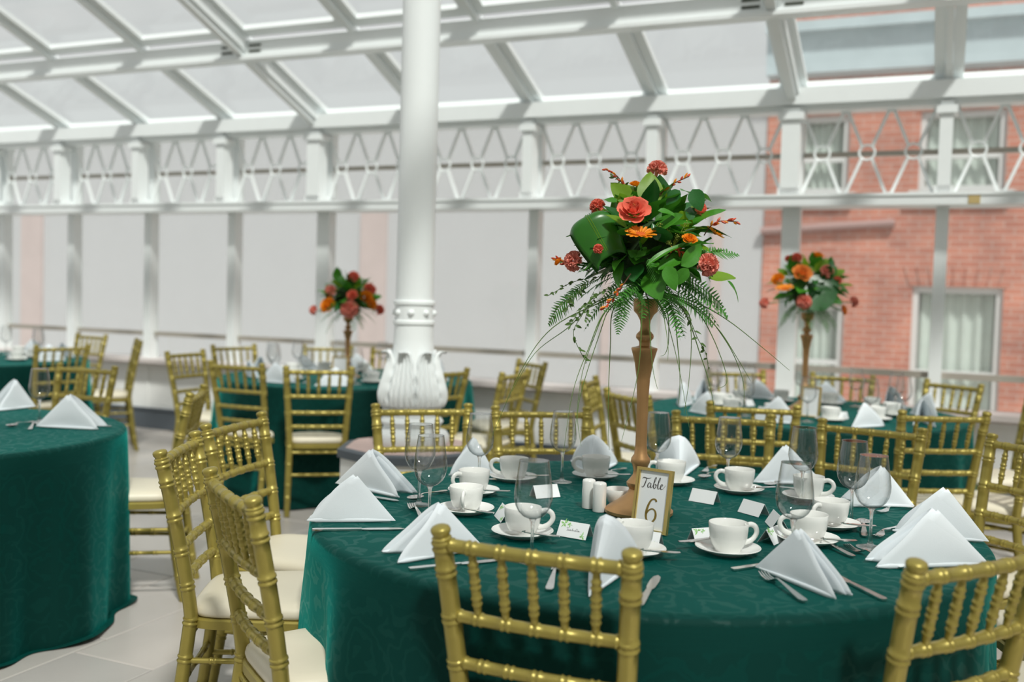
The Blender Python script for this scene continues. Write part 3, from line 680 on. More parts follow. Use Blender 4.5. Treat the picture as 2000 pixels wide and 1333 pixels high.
for (x, y), lb in [((838, 1024), 'front one of the two overlapping wine glasses at the left of the table'), ((818, 988), 'rear one of the two overlapping wine glasses at the left of the table'),
                   ((935, 953), 'empty wine glass overlapping the right post of the column chair'), ((1097, 943), 'empty wine glass before the chair left of the flower stand'),
                   ((1282, 943), 'empty wine glass directly right of the gold flower stand stem'), ((1420, 956), 'empty wine glass before the chair right of the flower stand'),
                   ((1565, 985), 'empty wine glass behind, partly covered by the leaning napkin'), ((1662, 1026), 'left and rear one of the right wine glass pair'),
                   ((1699, 1071), 'front one of the right wine glass pair, before the napkins'), ((1547, 1097), 'empty wine glass before two coffee cups, right of the number card'),
                   ((1038, 1099), 'nearest empty wine glass, behind the top rail of the front chair')]: glass(onz(x, y, TZ), lb, gg)
cp = [(0.0, 0.004), (0.026, 0.004), (0.027, 0.0), (0.031, 0.0), (0.032, 0.005), (0.040, 0.018), (0.0455, 0.035), (0.0478, 0.055), (0.0485, 0.070), (0.0478, 0.0712), (0.0465, 0.070), (0.0455, 0.054), (0.043, 0.036), (0.036, 0.018), (0.028, 0.010), (0.0, 0.008)]
hd = [V((0.0455, 0, 0.060)), V((0.060, 0, 0.0635)), V((0.073, 0, 0.057)), V((0.077, 0, 0.043)), V((0.069, 0, 0.029)), V((0.055, 0, 0.021)), V((0.040, 0, 0.018))]
hdp = []
for i in range(len(hd) - 1):
    for k in range(4):
        t = k / 4; p0, p1, p2, p3 = hd[max(i - 1, 0)], hd[i], hd[i + 1], hd[min(i + 2, len(hd) - 1)]
        hdp.append(0.5 * (2 * p1 + (p2 - p0) * t + (2 * p0 - 5 * p1 + 4 * p2 - p3) * t * t + (3 * p1 - p0 - 3 * p2 + p3) * t ** 3))
hdp.append(hd[-1])
cup = [('body', MB().lathe(cp, 32).mesh('body', 'china', ang=60), []), ('handle', MB().tube(hdp, 0.0050, 8, flat=1.35).mesh('handle', 'china', ang=80), [])]
sp = [(0.0, 0.002), (0.035, 0.002), (0.037, 0.0), (0.045, 0.0), (0.048, 0.003), (0.065, 0.009), (0.079, 0.0165), (0.0802, 0.018), (0.079, 0.0192), (0.064, 0.0125), (0.045, 0.0065), (0.031, 0.0065), (0.029, 0.005), (0.0, 0.005)]
saucer = [('saucer', MB().lathe(sp, 40).mesh('saucer', 'china', ang=60), [])]
def strip(pts, half, thick=0.0009, across=None):   # flat bar following (x,z) points along +x with half widths
    b = MB(); n = len(pts)
    for (x, z), hw in zip(pts, half):
        for sy, sz in ((-1, -1), (1, -1), (1, 1), (-1, 1)): b.v.append(V((x, sy * hw, z + sz * thick)))
    for i in range(n - 1):
        for k in range(4): b.f.append((i * 4 + k, i * 4 + (k + 1) % 4, i * 4 + 4 + (k + 1) % 4, i * 4 + 4 + k)[::-1])
    b.f.append((0, 1, 2, 3)); b.f.append((n * 4 - 4, n * 4 - 1, n * 4 - 2, n * 4 - 3)); return b
def handle_strip(L):
    pts = [(0, 0.004), (0.012, 0.004), (0.04, 0.006), (0.09, 0.011), (L * 0.62, 0.014), (L * 0.68, 0.012)]
    return strip(pts, [0.0055, 0.0088, 0.0075, 0.0045, 0.0028, 0.0032], 0.0012)
def fork_mesh(L=0.20):
    b = handle_strip(L); b.add(strip([(L * .66, .0125), (L * .70, .008), (L * .73, .0045), (L * .80, .003)], [.0035, .008, .0115, .012], .0009))
    for k in range(4):
        y = (k - 1.5) * 0.0063; t = strip([(L * .79, .003), (L * .9, .004), (L, .010)], [.0024, .0021, .001], .0009); b.add(t, Matrix.Translation((0, y, 0)))
    return b.mesh('fork', 'steel', ang=50)
def spoon_mesh(L):
    b = handle_strip(L); s = L / 0.2
    def fn(u, v):
        a = 2 * PI * v; r = u; x = L * .835 + 0.032 * s * r * math.cos(a); y = 0.021 * s * r * math.sin(a) * (1 - 0.12 * math.cos(a)); return (x, y, 0.0015 + 0.0095 * r * r * s)
    b.grid(fn, 6, 24); return b.mesh('spoon', 'steel', ang=60)
def knife_parts(L=0.235):
    h = strip([(0, .002), (.008, .002), (.05, .002), (.11, .002), (.125, .002)], [.006, .0085, .008, .006, .0055], .0022)
    bl = strip([(.12, .002), (.14, .002), (.19, .002), (.222, .002), (L, .002)], [.005, .0095, .0105, .008, .001], .0007)
    return [('handle', h.mesh('handle', 'steel', ang=50), []), ('blade', bl.mesh('blade', 'steel', ang=50), [])]
FORK, SPOON, TEA, KNIFE = [('fork', fork_mesh(), [])], [('spoon', spoon_mesh(0.20), [])], [('teaspoon', spoon_mesh(0.14), [])], knife_parts()
def cutlery(kind, tail, head, z, label, group):
    pr, nm, L = {'fork': (FORK, 'fork', .20), 'spoon': (SPOON, 'spoon', .20), 'knife': (KNIFE, 'knife', .235), 'teaspoon': (TEA, 'teaspoon', .14)}[kind]
    d = head - tail; a = math.atan2(d.y, d.x)
    return place(pr, nm, Mz((tail.x, tail.y, z), a), label, nm, group)
# (tail end of the handle, head) in the photograph, on the table plane
CUT = [('knife', (610, 1038), (790, 1036), 'dinner knife lying along the left table rim before a napkin'),
       ('fork', (828, 1022), (796, 984), 'fork with tines up beside the left wine glasses'),
       ('spoon', (872, 962), (836, 972), 'spoon with dark bowl behind the left cup saucers'),
       ('knife', (799, 1115), (970, 1098), 'knife in front of the left napkin, under the front chair post'),
       ('fork', (1072, 1158), (1098, 1085), 'fork seen through the front chair spindles'),
       ('knife', (1248, 1188), (1284, 1130), 'knife beside the right post of the front chair'),
       ('fork', (1572, 1180), (1452, 1103), 'fork with spread tines left of the front rim napkin'),
       ('knife', (1728, 1176), (1612, 1118), 'knife sticking out right of the front rim napkin'),
       ('fork', (1762, 1114), (1672, 1080), 'fork lying before the right rim napkin pair'),
       ('spoon', (1688, 1052), (1685, 1012), 'spoon between the right wine glass stems'),
       ('fork', (1760, 1032), (1716, 1050), 'fork with short dark tines at the right napkin tip'),
       ('spoon', (1668, 1092), (1628, 1076), 'spoon right of the cup near the right glasses'),
       ('fork', (1792, 994), (1712, 1004), 'fork behind the right napkin pair'),
       ('knife', (1430, 1116), (1494, 1106), 'knife tip by the front right saucer'),
       ('fork', (1398, 912), (1360, 934), 'fork lying right of the peaked napkin at the back'),
       ('spoon', (1408, 924), (1372, 938), 'spoon lying right of the peaked napkin at the back'),
       ('fork', (1222, 918), (1188, 930), 'fork lying right of the napkin behind the shakers'),
       ('knife', (880, 936), (1000, 940), 'knife between the column chair napkin and the cups'),
       ('spoon', (1548, 940), (1504, 952), 'spoon left of the leaning napkin'),
       ('knife', (660, 962), (800, 985), 'knife under the rear left rim napkin')]
for kd, t, h, lb in CUT: cutlery(kd, onz(*t, TZ), onz(*h, TZ), TZ + 0.002, lb, kd + 's on the centre table')
# cups: saucer pixel, handle direction in the picture (degrees, 0 right, 90 away), teaspoon direction
CUPS = [((910, 1003), -95, -20, 'front left, handle toward the viewer'), ((925, 967), 215, 10, 'second from the left, behind the handle-forward cup'), ((1003, 940), 180, 30, 'seen behind the nearest wine glass bowl'),
        ((1163, 936), 180, 20, 'behind the salt and pepper shakers'), ((1310, 946), 170, 200, 'behind the number card'), ((1443, 963), 180, 30, 'behind the two blank place cards'),
        ((1578, 978), -30, 150, 'seen through the wine glass right of the number card'), ((1622, 1032), 215, 0, 'rear of the pair beside the right glasses'), ((1578, 1062), 185, 5, 'front of the pair beside the right glasses'),
        ((1421, 1082), 15, 200, 'nearest on the right half, standing clear'), ((1236, 1084), 120, 0, 'between the number card and the front chair'), ((1020, 1049), 0, -12, 'behind the stem of the nearest wine glass')]
def cup_set(P, ha, sa, lb, gsuf):
    vx = math.atan2(CR.y, CR.x); a = vx + math.radians(ha)
    place(saucer, 'saucer', Mz((P.x, P.y, TZ + 0.001)), 'white saucer under the coffee cup ' + lb, 'saucer', 'saucers on ' + gsuf)
    place(cup, 'coffee_cup', Mz((P.x, P.y, TZ + 0.007), a), 'white coffee cup ' + lb, 'cup', 'coffee cups on ' + gsuf)
    s = vx + math.radians(sa); d = V((math.cos(s), math.sin(s))); n_ = V((-d.y, d.x))
    tail = V((P.x, P.y)) + d * 0.105 - n_ * 0.055
    M = frame((tail.x, tail.y, TZ + 0.018), (-d.x, -d.y, -0.03), (0, 0, 1))
    place(TEA, 'teaspoon', M, 'teaspoon by the cup ' + lb, 'teaspoon', 'teaspoons on ' + gsuf)
for p, ha, sa, lb in CUPS: cup_set(onz(*p, TZ), ha, sa, lb, 'the centre table')
# shakers and sugar bowl
shk = [('body', MB().lathe([(0, 0), (0.0185, 0), (0.0195, 0.003), (0.0195, 0.078), (0.018, 0.0835), (0.012, 0.086), (0, 0.0868)], 28).mesh('body', 'china', ang=60), []),
       ('pour_hole', MB().lathe([(0, 0.0866), (0.002, 0.0868), (0, 0.0871)], 8).mesh('pour_hole', 'ink'), [])]
for (x, y), lb in (((1149, 993), 'left white ceramic shaker, standing slightly behind'), ((1170, 1000), 'right white ceramic shaker, standing slightly in front')):
    p = onz(x, y, TZ); place(shk, 'condiment_shaker', Mz((p.x, p.y, TZ + 0.001)), lb, 'shaker', 'salt and pepper shakers')
sbw = [(0, 0.003), (0.02, 0.003), (0.021, 0), (0.025, 0), (0.026, 0.004), (0.036, 0.018), (0.0405, 0.034), (0.0425, 0.052), (0.0415, 0.053), (0.0395, 0.05), (0.037, 0.033), (0.032, 0.018), (0, 0.012)]
p = onz(1209, 990, TZ)
place([('bowl', MB().lathe(sbw, 32).mesh('bowl', 'china', ang=60), [])], 'sugar_bowl', Mz((p.x, p.y, TZ + 0.001)), 'small white sugar bowl beside the flower stand foot', 'bowl')
for k in range(5):
    q = MB().box((0, 0, 0), (0.045, 0.02, 0.004)).mesh('sugar_packet', 'packet', False)
    o = mk('sugar_packet', q, None, Matrix.Translation((p.x + 0.005 * (k - 2), p.y + 0.006 * (k - 2), TZ + 0.034 + 0.004 * (k % 2))) @ Matrix.Rotation(0.9 * k, 4, 'Z') @ Matrix.Rotation(0.5, 4, 'Y'))
    tag(o, 'small pink sugar packet inside the white sugar bowl', 'packet', 'sugar packets in the bowl')

# ------------------------------------------------------------------ lettering strokes
def spline(P, k=8):
    P = [V((p[0], p[1], p[2] if len(p) > 2 else 1.0)) for p in P]; out = []
    for i in range(len(P) - 1):
        p0, p1, p2, p3 = P[max(i - 1, 0)], P[i], P[i + 1], P[min(i + 2, len(P) - 1)]
        for j in range(k):
            t = j / k; out.append(0.5 * (2 * p1 + (p2 - p0) * t + (2 * p0 - 5 * p1 + 4 * p2 - p3) * t * t + (3 * p1 - p0 - 3 * p2 + p3) * t ** 3))
    out.append(P[-1]); return out
def strokes(lines, sx, sy, ox, oy, wd, lift=0.0006, k=8):   # ribbons in the local xz plane facing -y
    b = MB()
    for ln in lines:
        S = spline(ln, k); n = len(S); b0 = len(b.v)
        for i in range(n):
            t = S[min(i + 1, n - 1)] - S[max(i - 1, 0)]; t = V((t.x * sx, t.y * sy)); t = t.normalized() if t.length > 0 else V((1, 0))
            h = wd * max(0.12, S[i].z) / 2; x, z = ox + S[i].x * sx, oy + S[i].y * sy
            b.v += [V((x - t.y * h, -lift, z + t.x * h)), V((x + t.y * h, -lift, z - t.x * h)), V((x + t.y * h, 0.0001, z - t.x * h)), V((x - t.y * h, 0.0001, z + t.x * h))]
        for i in range(n - 1):
            for q in range(4): b.f.append((b0 + 4 * i + q, b0 + 4 * i + (q + 1) % 4, b0 + 4 * i + 4 + (q + 1) % 4, b0 + 4 * i + 4 + q))
    return b
TABLE = [[(0.02, .80, .2), (.10, .93, .6), (.25, .94, 1), (.42, .90, .9), (.62, .93, .5), (.78, 1.0, .2)],
         [(.40, .90, .4), (.36, .65, 1), (.28, .30, 1.3), (.20, .05, .9), (.10, -.04, .4), (.04, .04, .3)],
         [(.78, .42, .4), (.70, .50, .5), (.60, .40, .8), (.55, .18, 1.2), (.60, .02, .8), (.70, .06, .4), (.80, .28, .4), (.83, .46, .5), (.80, .20, 1.1), (.83, .02, .8), (.92, .08, .3), (1.02, .30, .2)],
         [(1.02, .30, .2), (1.16, .70, .4), (1.24, 1.02, .6), (1.20, 1.12, .5), (1.13, .95, .8), (1.07, .50, 1.2), (1.06, .15, 1.2), (1.12, .0, .7), (1.22, .06, .7), (1.28, .25, .9), (1.24, .42, .6), (1.17, .38, .3), (1.30, .34, .2), (1.42, .42, .2)],
         [(1.42, .42, .2), (1.54, .75, .4), (1.60, 1.05, .6), (1.56, 1.12, .5), (1.49, .92, .8), (1.44, .45, 1.2), (1.44, .12, 1.2), (1.50, .0, .7), (1.58, .06, .3), (1.68, .22, .2)],
         [(1.66, .22, .2), (1.78, .30, .4), (1.84, .42, .6), (1.78, .50, .6), (1.69, .38, 1), (1.67, .15, 1.2), (1.74, .0, .8), (1.88, .06, .3), (2.02, .30, .2), (2.12, .46, .15)]]
SIX = [[(.80, .90, 1.0), (.74, .97, .9), (.56, 1.0, .7), (.32, .90, .9), (.12, .62, 1.2), (.05, .32, 1.25), (.14, .10, .9), (.40, .0, .7), (.70, .07, .9), (.86, .27, 1.2), (.80, .48, .9), (.55, .58, .6), (.26, .50, .7), (.08, .34, .8)]]
ISA = [[(0, .0), (.15, .04), (.12, .8), (.05, .95)], [(-.1, .92), (.35, .98)], [(.2, .05), (.36, .5), (.42, .2), (.3, .02), (.5, .1), (.66, .45), (.56, .1), (.66, .05), (.74, .4), (.74, .05), (.9, .2), (1.04, .9), (.98, .1), (1.14, .1), (1.06, .4), (1.3, .2), (1.4, .4), (1.33, .05), (1.5, .1), (1.66, .9), (1.58, .1), (1.72, .1), (1.88, .9), (1.8, .1), (1.94, .1), (2.1, .42), (2.0, .1), (2.1, .06), (2.14, .4), (2.16, .05), (2.35, .2)]]
# table number in a gilt frame
def number_frame(px, dpt, label, wdt=0.108, hgt=0.168, ang=None, group=None, at=None):
    if at is None:
        a, c = onz(*px[0], TZ), onz(*px[1], TZ); m = (a + c) / 2; d = (c - a); ang = math.atan2(d.y, d.x)
    else: m = at
    M = Mz((m.x, m.y, TZ + 0.002), ang) @ Matrix.Rotation(math.radians(-9), 4, 'X')
    o = mk('table_number', None, None, M); tag(o, label, 'table number', group)
    t = 0.0075; f = MB()
    for sx in (-1, 1): f.obox((sx * (wdt / 2 - t / 2), 0, 0), (sx * (wdt / 2 - t / 2), 0, hgt), (t / 2, 0, 0), (0, 0.006, 0))
    for z in (t / 2, hgt - t / 2): f.obox((-wdt / 2 + t, 0, z), (wdt / 2 - t, 0, z), (0, 0, t / 2), (0, 0.006, 0))
    for sx in (-1, 1): f.obox((sx * (wdt / 2 - t * 1.25), -0.002, t), (sx * (wdt / 2 - t * 1.25), -0.002, hgt - t), (0.0012, 0, 0), (0, 0.003, 0))
    mk('frame', f.mesh('frame', 'bright_gold', False), o)
    mk('card', MB().box((0, 0.001, hgt / 2), (wdt - 1.6 * t, 0.002, hgt - 1.6 * t)).mesh('card', 'card', False), o)
    mk('easel_leg', MB().obox((0, 0.006, hgt * 0.75), (0, 0.035, 0.006), (0.012, 0, 0), (0, 0.0012, 0.0005)).mesh('easel_leg', 'ink', False), o)
    if at is not None: return o
    s = strokes(TABLE, 0.0345, 0.0265, -0.0375, hgt - 0.052, 0.0021); mk('lettering', s.mesh('lettering', 'ink', False), o, loc=(0, -0.0004, 0))
    s = strokes(SIX, 0.036, 0.062, -0.016, 0.026, 0.0052); mk('numeral', s.mesh('numeral', 'num_gold', False), o, loc=(0, -0.0004, 0))
    return o
number_frame(((1229, 1034), (1306, 1049)), 0, 'gilt framed table number card reading Table 6')

# place cards
def leaf_print(cx, cz, seed, s=0.013):
    r = random.Random(seed); b = MB()
    for k in range(9):
        a = r.uniform(0, 2 * PI); L = s * r.uniform(0.6, 1.2); d = V((math.cos(a), 0, math.sin(a))); n_ = V((-d.z, 0, d.x)); c = V((cx, -0.0004, cz)); b0 = len(b.v)
        b.v += [c, c + d * L * .5 + n_ * L * .13, c + d * L, c + d * L * .5 - n_ * L * .13]; b.f.append((b0, b0 + 1, b0 + 2, b0 + 3)[::-1])
    return b
def place_card(p, q, label, printed=True, name=None, i=0, wd=0.085, hh=0.043, at=None, ang=None):
    if at is None:
        a, c = onz(*p, TZ), onz(*q, TZ); m = (a + c) / 2; d = c - a; ang = math.atan2(d.y, d.x)
    else: m = at
    o = mk('place_card', None, None, Mz((m.x, m.y, TZ + 0.0015), ang)); tag(o, label, 'place card', 'folded place cards')
    th = math.radians(58); sd = V((0, math.cos(th), math.sin(th)))
    R = Matrix.Rotation(th - PI / 2, 4, 'X')
    f = mk('front_panel', MB().obox((-wd / 2, 0, hh / 2), (wd / 2, 0, hh / 2), (0, 0.0003, 0), (0, 0, hh / 2)).mesh('front_panel', 'card', False), o, R)
    R2 = Matrix.Translation((0, 2 * hh * math.cos(th), 0)) @ Matrix.Rotation(PI / 2 - th, 4, 'X')
    mk('back_panel', MB().obox((-wd / 2, 0, hh / 2), (wd / 2, 0, hh / 2), (0, 0.0003, 0), (0, 0, hh / 2)).mesh('back_panel', 'card', False), o, R2)
    if printed:
        g = leaf_print(-wd * .33, hh * .82, i); g.add(leaf_print(wd * .36, hh * .2, i + 9, 0.011)); g.add(leaf_print(-wd * .15, hh * .78, i + 5, 0.008))
        mk('printed_leaves', g.mesh('printed_leaves', 'print_green', False), f, loc=(0, -0.0002, 0))
    if name: mk('handwriting', strokes(ISA, 0.0165, 0.0085, -0.018, hh * 0.42, 0.0006, 0.0003, 4).mesh('handwriting', 'pencil', False), f, loc=(0, -0.0006, 0))
    return o
place_card((1083, 1047), (1147, 1058), 'folded place card with handwritten name and green leaves, left of the front napkin', True, 'Isabella', 1)
place_card((962, 1006), (981, 1026), 'place card turned sideways between the left cups', True, None, 2)
place_card((1046, 976), (1096, 972), 'blank place card seen behind the nearest wine glass', False)
place_card((1226, 1066), (1280, 1074), 'place card peeping out behind the cup before the number card', True, None, 4)
place_card((1343, 979), (1395, 988), 'blank white place card right of the number card, left one', False)
place_card((1438, 1000), (1484, 1013), 'blank white place card right of the number card, right one', False)
place_card((1494, 1021), (1506, 1034), 'small blank place card by the wine glass bowl', False)
place_card((1510, 1068), (1538, 1055), 'leaf-printed place card beside the front cup of the right pair', True, None, 6)
place_card((1360, 1066), (1415, 1062), 'leaf-printed place card half hidden by the nearest right cup', True, None, 7)

# ------------------------------------------------------------------ flowers
def leaf_mesh(mt, Ln=1.0, W=0.6, curl=0.25, fold=0.18, tipp=1.0, name='leaf', nu=8):
    b = MB()
    def fn(u, v):
        t = (v - 0.5) * 2; hw = W / 2 * (math.sin(PI * u ** 0.8) ** 0.75) * (1 - 0.25 * u * tipp)
        return (Ln * u, hw * t, -curl * u * u * Ln + fold * abs(t) * hw + 0.03 * math.sin(u * 9) * t * W)
    b.grid(fn, nu, 6); return b.mesh(name, mt, ang=80)
LEAVES = {k: [leaf_mesh('leaf_' + k, 1, wv, cv, fv) for wv, cv, fv in ((0.66, 0.22, 0.2), (0.52, 0.35, 0.25), (0.78, 0.12, 0.12))] for k in ('light', 'mid', 'dark')}
NARROW = leaf_mesh('leaf_mid', 1, 0.24, 0.35, 0.3, 1, nu=10)
def fern_mesh(seed):
    r = random.Random(seed); b = MB(); n = 16
    sp_ = lambda u: V((u, 0.03 * math.sin(3 * u + seed), -0.32 * u * u))
    b.tube([sp_(k / 10) for k in range(11)], [0.008 * (1 - 0.08 * k) for k in range(11)], 4)
    for k in range(1, n + 1):
        u = k / (n + 1); L = 0.27 * math.sin(PI * min(1, u * 0.85 + 0.12)) ** 0.9 * (1 - 0.35 * u)
        for sg in (-1, 1):
            o = sp_(u); d = V((0.6 + r.uniform(-.1, .1), sg * 1.0, -0.22 + r.uniform(-.2, .2))).normalized(); nn = V((0.75, -sg * 0.45, r.uniform(-.2, .2))).normalized(); b0 = len(b.v); w_ = 0.0165
            for q, hw in ((0, .5), (.25, 1), (.55, .75), (.8, .45), (1, .05)):
                for e in (-1, 1): b.v.append(o + d * L * q + nn * w_ * hw * e + V((0, 0, -0.2 * L * q * q)))
            for q in range(4): b.f.append((b0 + 2 * q, b0 + 2 * q + 1, b0 + 2 * q + 3, b0 + 2 * q + 2))
    return b.mesh('fern_frond', 'fern_green', ang=80)
FERN = [fern_mesh(s) for s in range(3)]
def petal(b, M, L, W, cup=0.5, ruff=0.0, seed=0, nu=5, nv=5):
    def fn(u, v):
        t = (v - 0.5) * 2; hw = W / 2 * min(1, (u * 2.4 + 0.12)) * (1 - max(0, u - 0.75) * 1.2)
        return M @ V((L * u, hw * t, cup * L * (u ** 1.6) + 0.35 * hw * t * t + ruff * math.sin(9 * t + seed + 5 * u) * u))
    b.grid(fn, nu, nv)
def rose_mesh(seed, mt1, mt2):
    r = random.Random(seed); b = MB()
    for ringi, (n, r0, L, W, tilt) in enumerate(((3, .07, .66, .42, 88), (4, .15, .68, .52, 84), (5, .24, .70, .62, 78), (5, .33, .70, .74, 70), (6, .42, .72, .84, 58), (6, .48, .74, .92, 36))):
        for k in range(n):
            a = 2 * PI * k / n + ringi * 0.7 + r.uniform(-.1, .1); d = V((math.cos(a), math.sin(a), 0)); ti = math.radians(tilt + r.uniform(-4, 4))
            dr = d * math.cos(ti) + V((0, 0, math.sin(ti))); nrm = -d * math.sin(ti) + V((0, 0, math.cos(ti)))
            petal(b, frame(d * r0 * 0.75 + V((0, 0, -0.10 - 0.045 * ringi)), dr, nrm), L, W, -0.16 if ringi > 2 else 0.10, 0.02, seed + k)
    b.lathe([(0, -0.34), (0.14, -0.3), (0.25, -0.15), (0.28, 0.0)], 12)
    return b.mesh('rose', mt1, ang=70)
def carn_mesh(seed, mt):
    r = random.Random(seed); b = MB()
    for k in range(46):
        u = (k + 0.5) / 46; ph = math.acos(1 - u * 1.15); a = k * 2.399
        d = V((math.sin(ph) * math.cos(a), math.sin(ph) * math.sin(a), math.cos(ph))); side = d.cross(V((0, 0, 1)))
        if side.length < .05: side = V((1, 0, 0))
        side = (side.normalized() * math.cos(a * 3) + d.cross(side.normalized()) * math.sin(a * 3))
        petal(b, frame(d * 0.25 + V((0, 0, -0.15)), d + side * 0.12, side), 0.62, 0.62, r.uniform(-.15, .25), 0.09, k, 4, 8)
    b.lathe([(0, -0.7), (0.12, -0.68), (0.17, -0.4), (0.14, -0.1)], 10)
    return b.mesh('carnation', mt, ang=80)
ROSE = [rose_mesh(1, 'rose_coral', 0), rose_mesh(2, 'rose_heart', 0), rose_mesh(3, 'orange_petal', 0)]
HEART = MB().lathe([(0, 0.52), (0.08, 0.5), (0.14, 0.40), (0.15, 0.1), (0.1, -0.1)], 10).mesh('rose_heart', 'rose_heart')
CARN = [carn_mesh(1, 'carnation'), carn_mesh(2, 'rose_coral')]
_g = MB(); petal(_g, Matrix.Identity(4), 0.78, 0.26, 0.05, 0.0); GPET = _g.mesh('petal', 'orange_petal', ang=80)
GDISC = MB().lathe([(0, -0.10), (0.10, -0.10), (0.16, -0.04), (0.30, 0.02), (0.30, 0.06), (0.2, 0.10), (0.0, 0.075)], 18).mesh('gerbera', 'orange_heart')
BALLM = {}
def blossom(root, kind, P, up, size):
    z = V(up).normalized(); x = z.cross(V((0.2, 0.9, 0.3))).normalized()
    if kind.startswith('rose'):
        o = mk('rose', ROSE[int(kind[-1])], root, frame(P, x, z, size)); mk('rose_heart', HEART, o)
    elif kind.startswith('carn'): o = mk('carnation', CARN[int(kind[-1])], root, frame(P, x, z, size))
    elif kind == 'gerb':
        o = mk('gerbera', GDISC, root, frame(P, x, z, size))
        for rg, (n, zz, tl) in enumerate(((18, 0.0, 8), (14, 0.03, 20))):
            for k in range(n):
                a = 2 * PI * (k + 0.5 * rg) / n; t = math.radians(tl + random.uniform(-6, 6)); d = V((math.cos(a) * math.cos(t), math.sin(a) * math.cos(t), math.sin(t)))
                mk('petal', GPET, o, frame((0.22 * math.cos(a), 0.22 * math.sin(a), zz), d, (0, 0, 1), 1.0 - 0.25 * rg))
    return o
def stem_line(root, pts, r, mt, name='stem', n=6):
    S = spline3(pts); m = len(S); return mk(name, MB().tube(S, [r * (1 - 0.75 * i / m) for i in range(m)], n).mesh(name, mt), root)
def spline3(P, k=6):
    P = [V(p) for p in P]; out = []
    for i in range(len(P) - 1):
        p0, p1, p2, p3 = P[max(i - 1, 0)], P[i], P[i + 1], P[min(i + 2, len(P) - 1)]
        for j in range(k):
            t = j / k; out.append(0.5 * (2 * p1 + (p2 - p0) * t + (2 * p0 - 5 * p1 + 4 * p2 - p3) * t * t + (3 * p1 - p0 - 3 * p2 + p3) * t ** 3))
    out.append(P[-1]); return out
VASE = [(0, 0), (0.094, 0), (0.098, 0.004), (0.098, 0.012), (0.088, 0.020), (0.066, 0.034), (0.045, 0.050), (0.033, 0.062), (0.030, 0.072), (0.037, 0.082), (0.038, 0.090), (0.028, 0.102), (0.021, 0.112), (0.0195, 0.125), (0.023, 0.140), (0.0275, 0.150), (0.0265, 0.160), (0.019, 0.172), (0.0165, 0.20), (0.0160, 0.26), (0.0165, 0.33), (0.019, 0.385), (0.019, 0.39), (0.021, 0.40), (0.0265, 0.435), (0.034, 0.463), (0.0375, 0.4745), (0.036, 0.478), (0.026, 0.480), (0.0155, 0.484), (0.0155, 0.492), (0.017, 0.497), (0.0245, 0.505), (0.0255, 0.511), (0.0235, 0.517), (0.015, 0.526), (0.0135, 0.540), (0.0155, 0.556), (0.024, 0.572), (0.034, 0.582), (0.035, 0.590), (0.036, 0.612), (0.034, 0.618), (0, 0.618)]
VASEM = MB().lathe(VASE, 36).mesh('flower_stand', 'copper_gold', ang=42)
FOAM = MB().lathe([(0, -0.06), (0.06, -0.05), (0.085, 0.0), (0.08, 0.05), (0.05, 0.085), (0, 0.095)], 20).mesh('foam_ball', 'foam')
def centrepiece(base, label, seed, flowers, named_leaves, full, hs=1.0):
    r = random.Random(seed); root = mk('flower_centrepiece', None, None, Matrix.Translation((base.x, base.y, TZ + 0.002))); tag(root, label, 'flower arrangement', 'tall flower stands')
    dep = proj((base.x, base.y, TZ + 0.6))[2]; inv = V((base.x, base.y, TZ + 0.002))
    mk('stand', VASEM, root, Matrix.Diagonal((1, 1, hs, 1))); O = V((0, 0, 0.618 * hs + 0.107))
    mk('foam_ball', FOAM, root, Matrix.Translation(O) @ Matrix.Diagonal((1.15, 1.15, 1.25, 1)))
    L = lambda x, y, off: atd(x, y, dep - off) - inv
    tocam = -V((CF.x, CF.y, 0)).normalized()
    # random foliage filling the dome
    nleaf = 175 if full else 110
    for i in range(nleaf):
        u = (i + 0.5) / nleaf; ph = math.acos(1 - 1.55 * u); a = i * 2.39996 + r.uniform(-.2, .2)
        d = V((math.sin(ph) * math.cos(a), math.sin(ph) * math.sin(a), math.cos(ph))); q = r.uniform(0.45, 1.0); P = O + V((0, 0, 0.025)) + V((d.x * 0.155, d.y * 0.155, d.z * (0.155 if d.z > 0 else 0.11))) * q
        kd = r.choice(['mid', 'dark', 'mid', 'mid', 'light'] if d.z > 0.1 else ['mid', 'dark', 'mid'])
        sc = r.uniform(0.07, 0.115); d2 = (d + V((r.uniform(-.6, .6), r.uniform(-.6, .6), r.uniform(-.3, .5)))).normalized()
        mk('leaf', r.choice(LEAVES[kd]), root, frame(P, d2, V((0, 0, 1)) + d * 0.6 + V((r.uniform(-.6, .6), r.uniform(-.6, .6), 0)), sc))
    for i in range(22 if full else 16):
        a = i * 2.39996 + 0.4; el = r.uniform(-0.75, 0.25); d = V((math.cos(a) * math.cos(el), math.sin(a) * math.cos(el), math.sin(el)))
        mk('fern_frond', r.choice(FERN), root, frame(O + d * 0.07 - V((0, 0, 0.02)), d, V((0, 0, 1)), r.uniform(0.14, 0.2)))
    for (kd, x, y, off, sz, up) in flowers:
        P = L(x, y, off); upv = V((0, 0, 1)) * up[2] + tocam * up[1] + V((CR.x, CR.y, 0)) * up[0]
        o = blossom(root, kd, P, upv, sz); q = P - upv.normalized() * sz * 0.5
        stem_line(root, [q, q * 0.6 + O * 0.4 + V((0, 0, -0.01)), O], 0.0035, 'leaf_mid')
    for (kd, vi, x, y, x2, y2, off, off2, nrm, wsc) in named_leaves:
        A, B = L(x, y, off), L(x2, y2, off2); ln = (B - A).length
        nv = V((0, 0, 1)) * nrm[2] + tocam * nrm[1] + V((CR.x, CR.y, 0)) * nrm[0]
        mk('leaf', NARROW if vi == 9 else LEAVES[kd][vi], root, frame(A, B - A, nv, (ln, ln * wsc, ln)))
    return root, L, O, tocam
B1 = onz(1245, 1008, TZ); B1 = V((T1.x, T1.y, TZ))
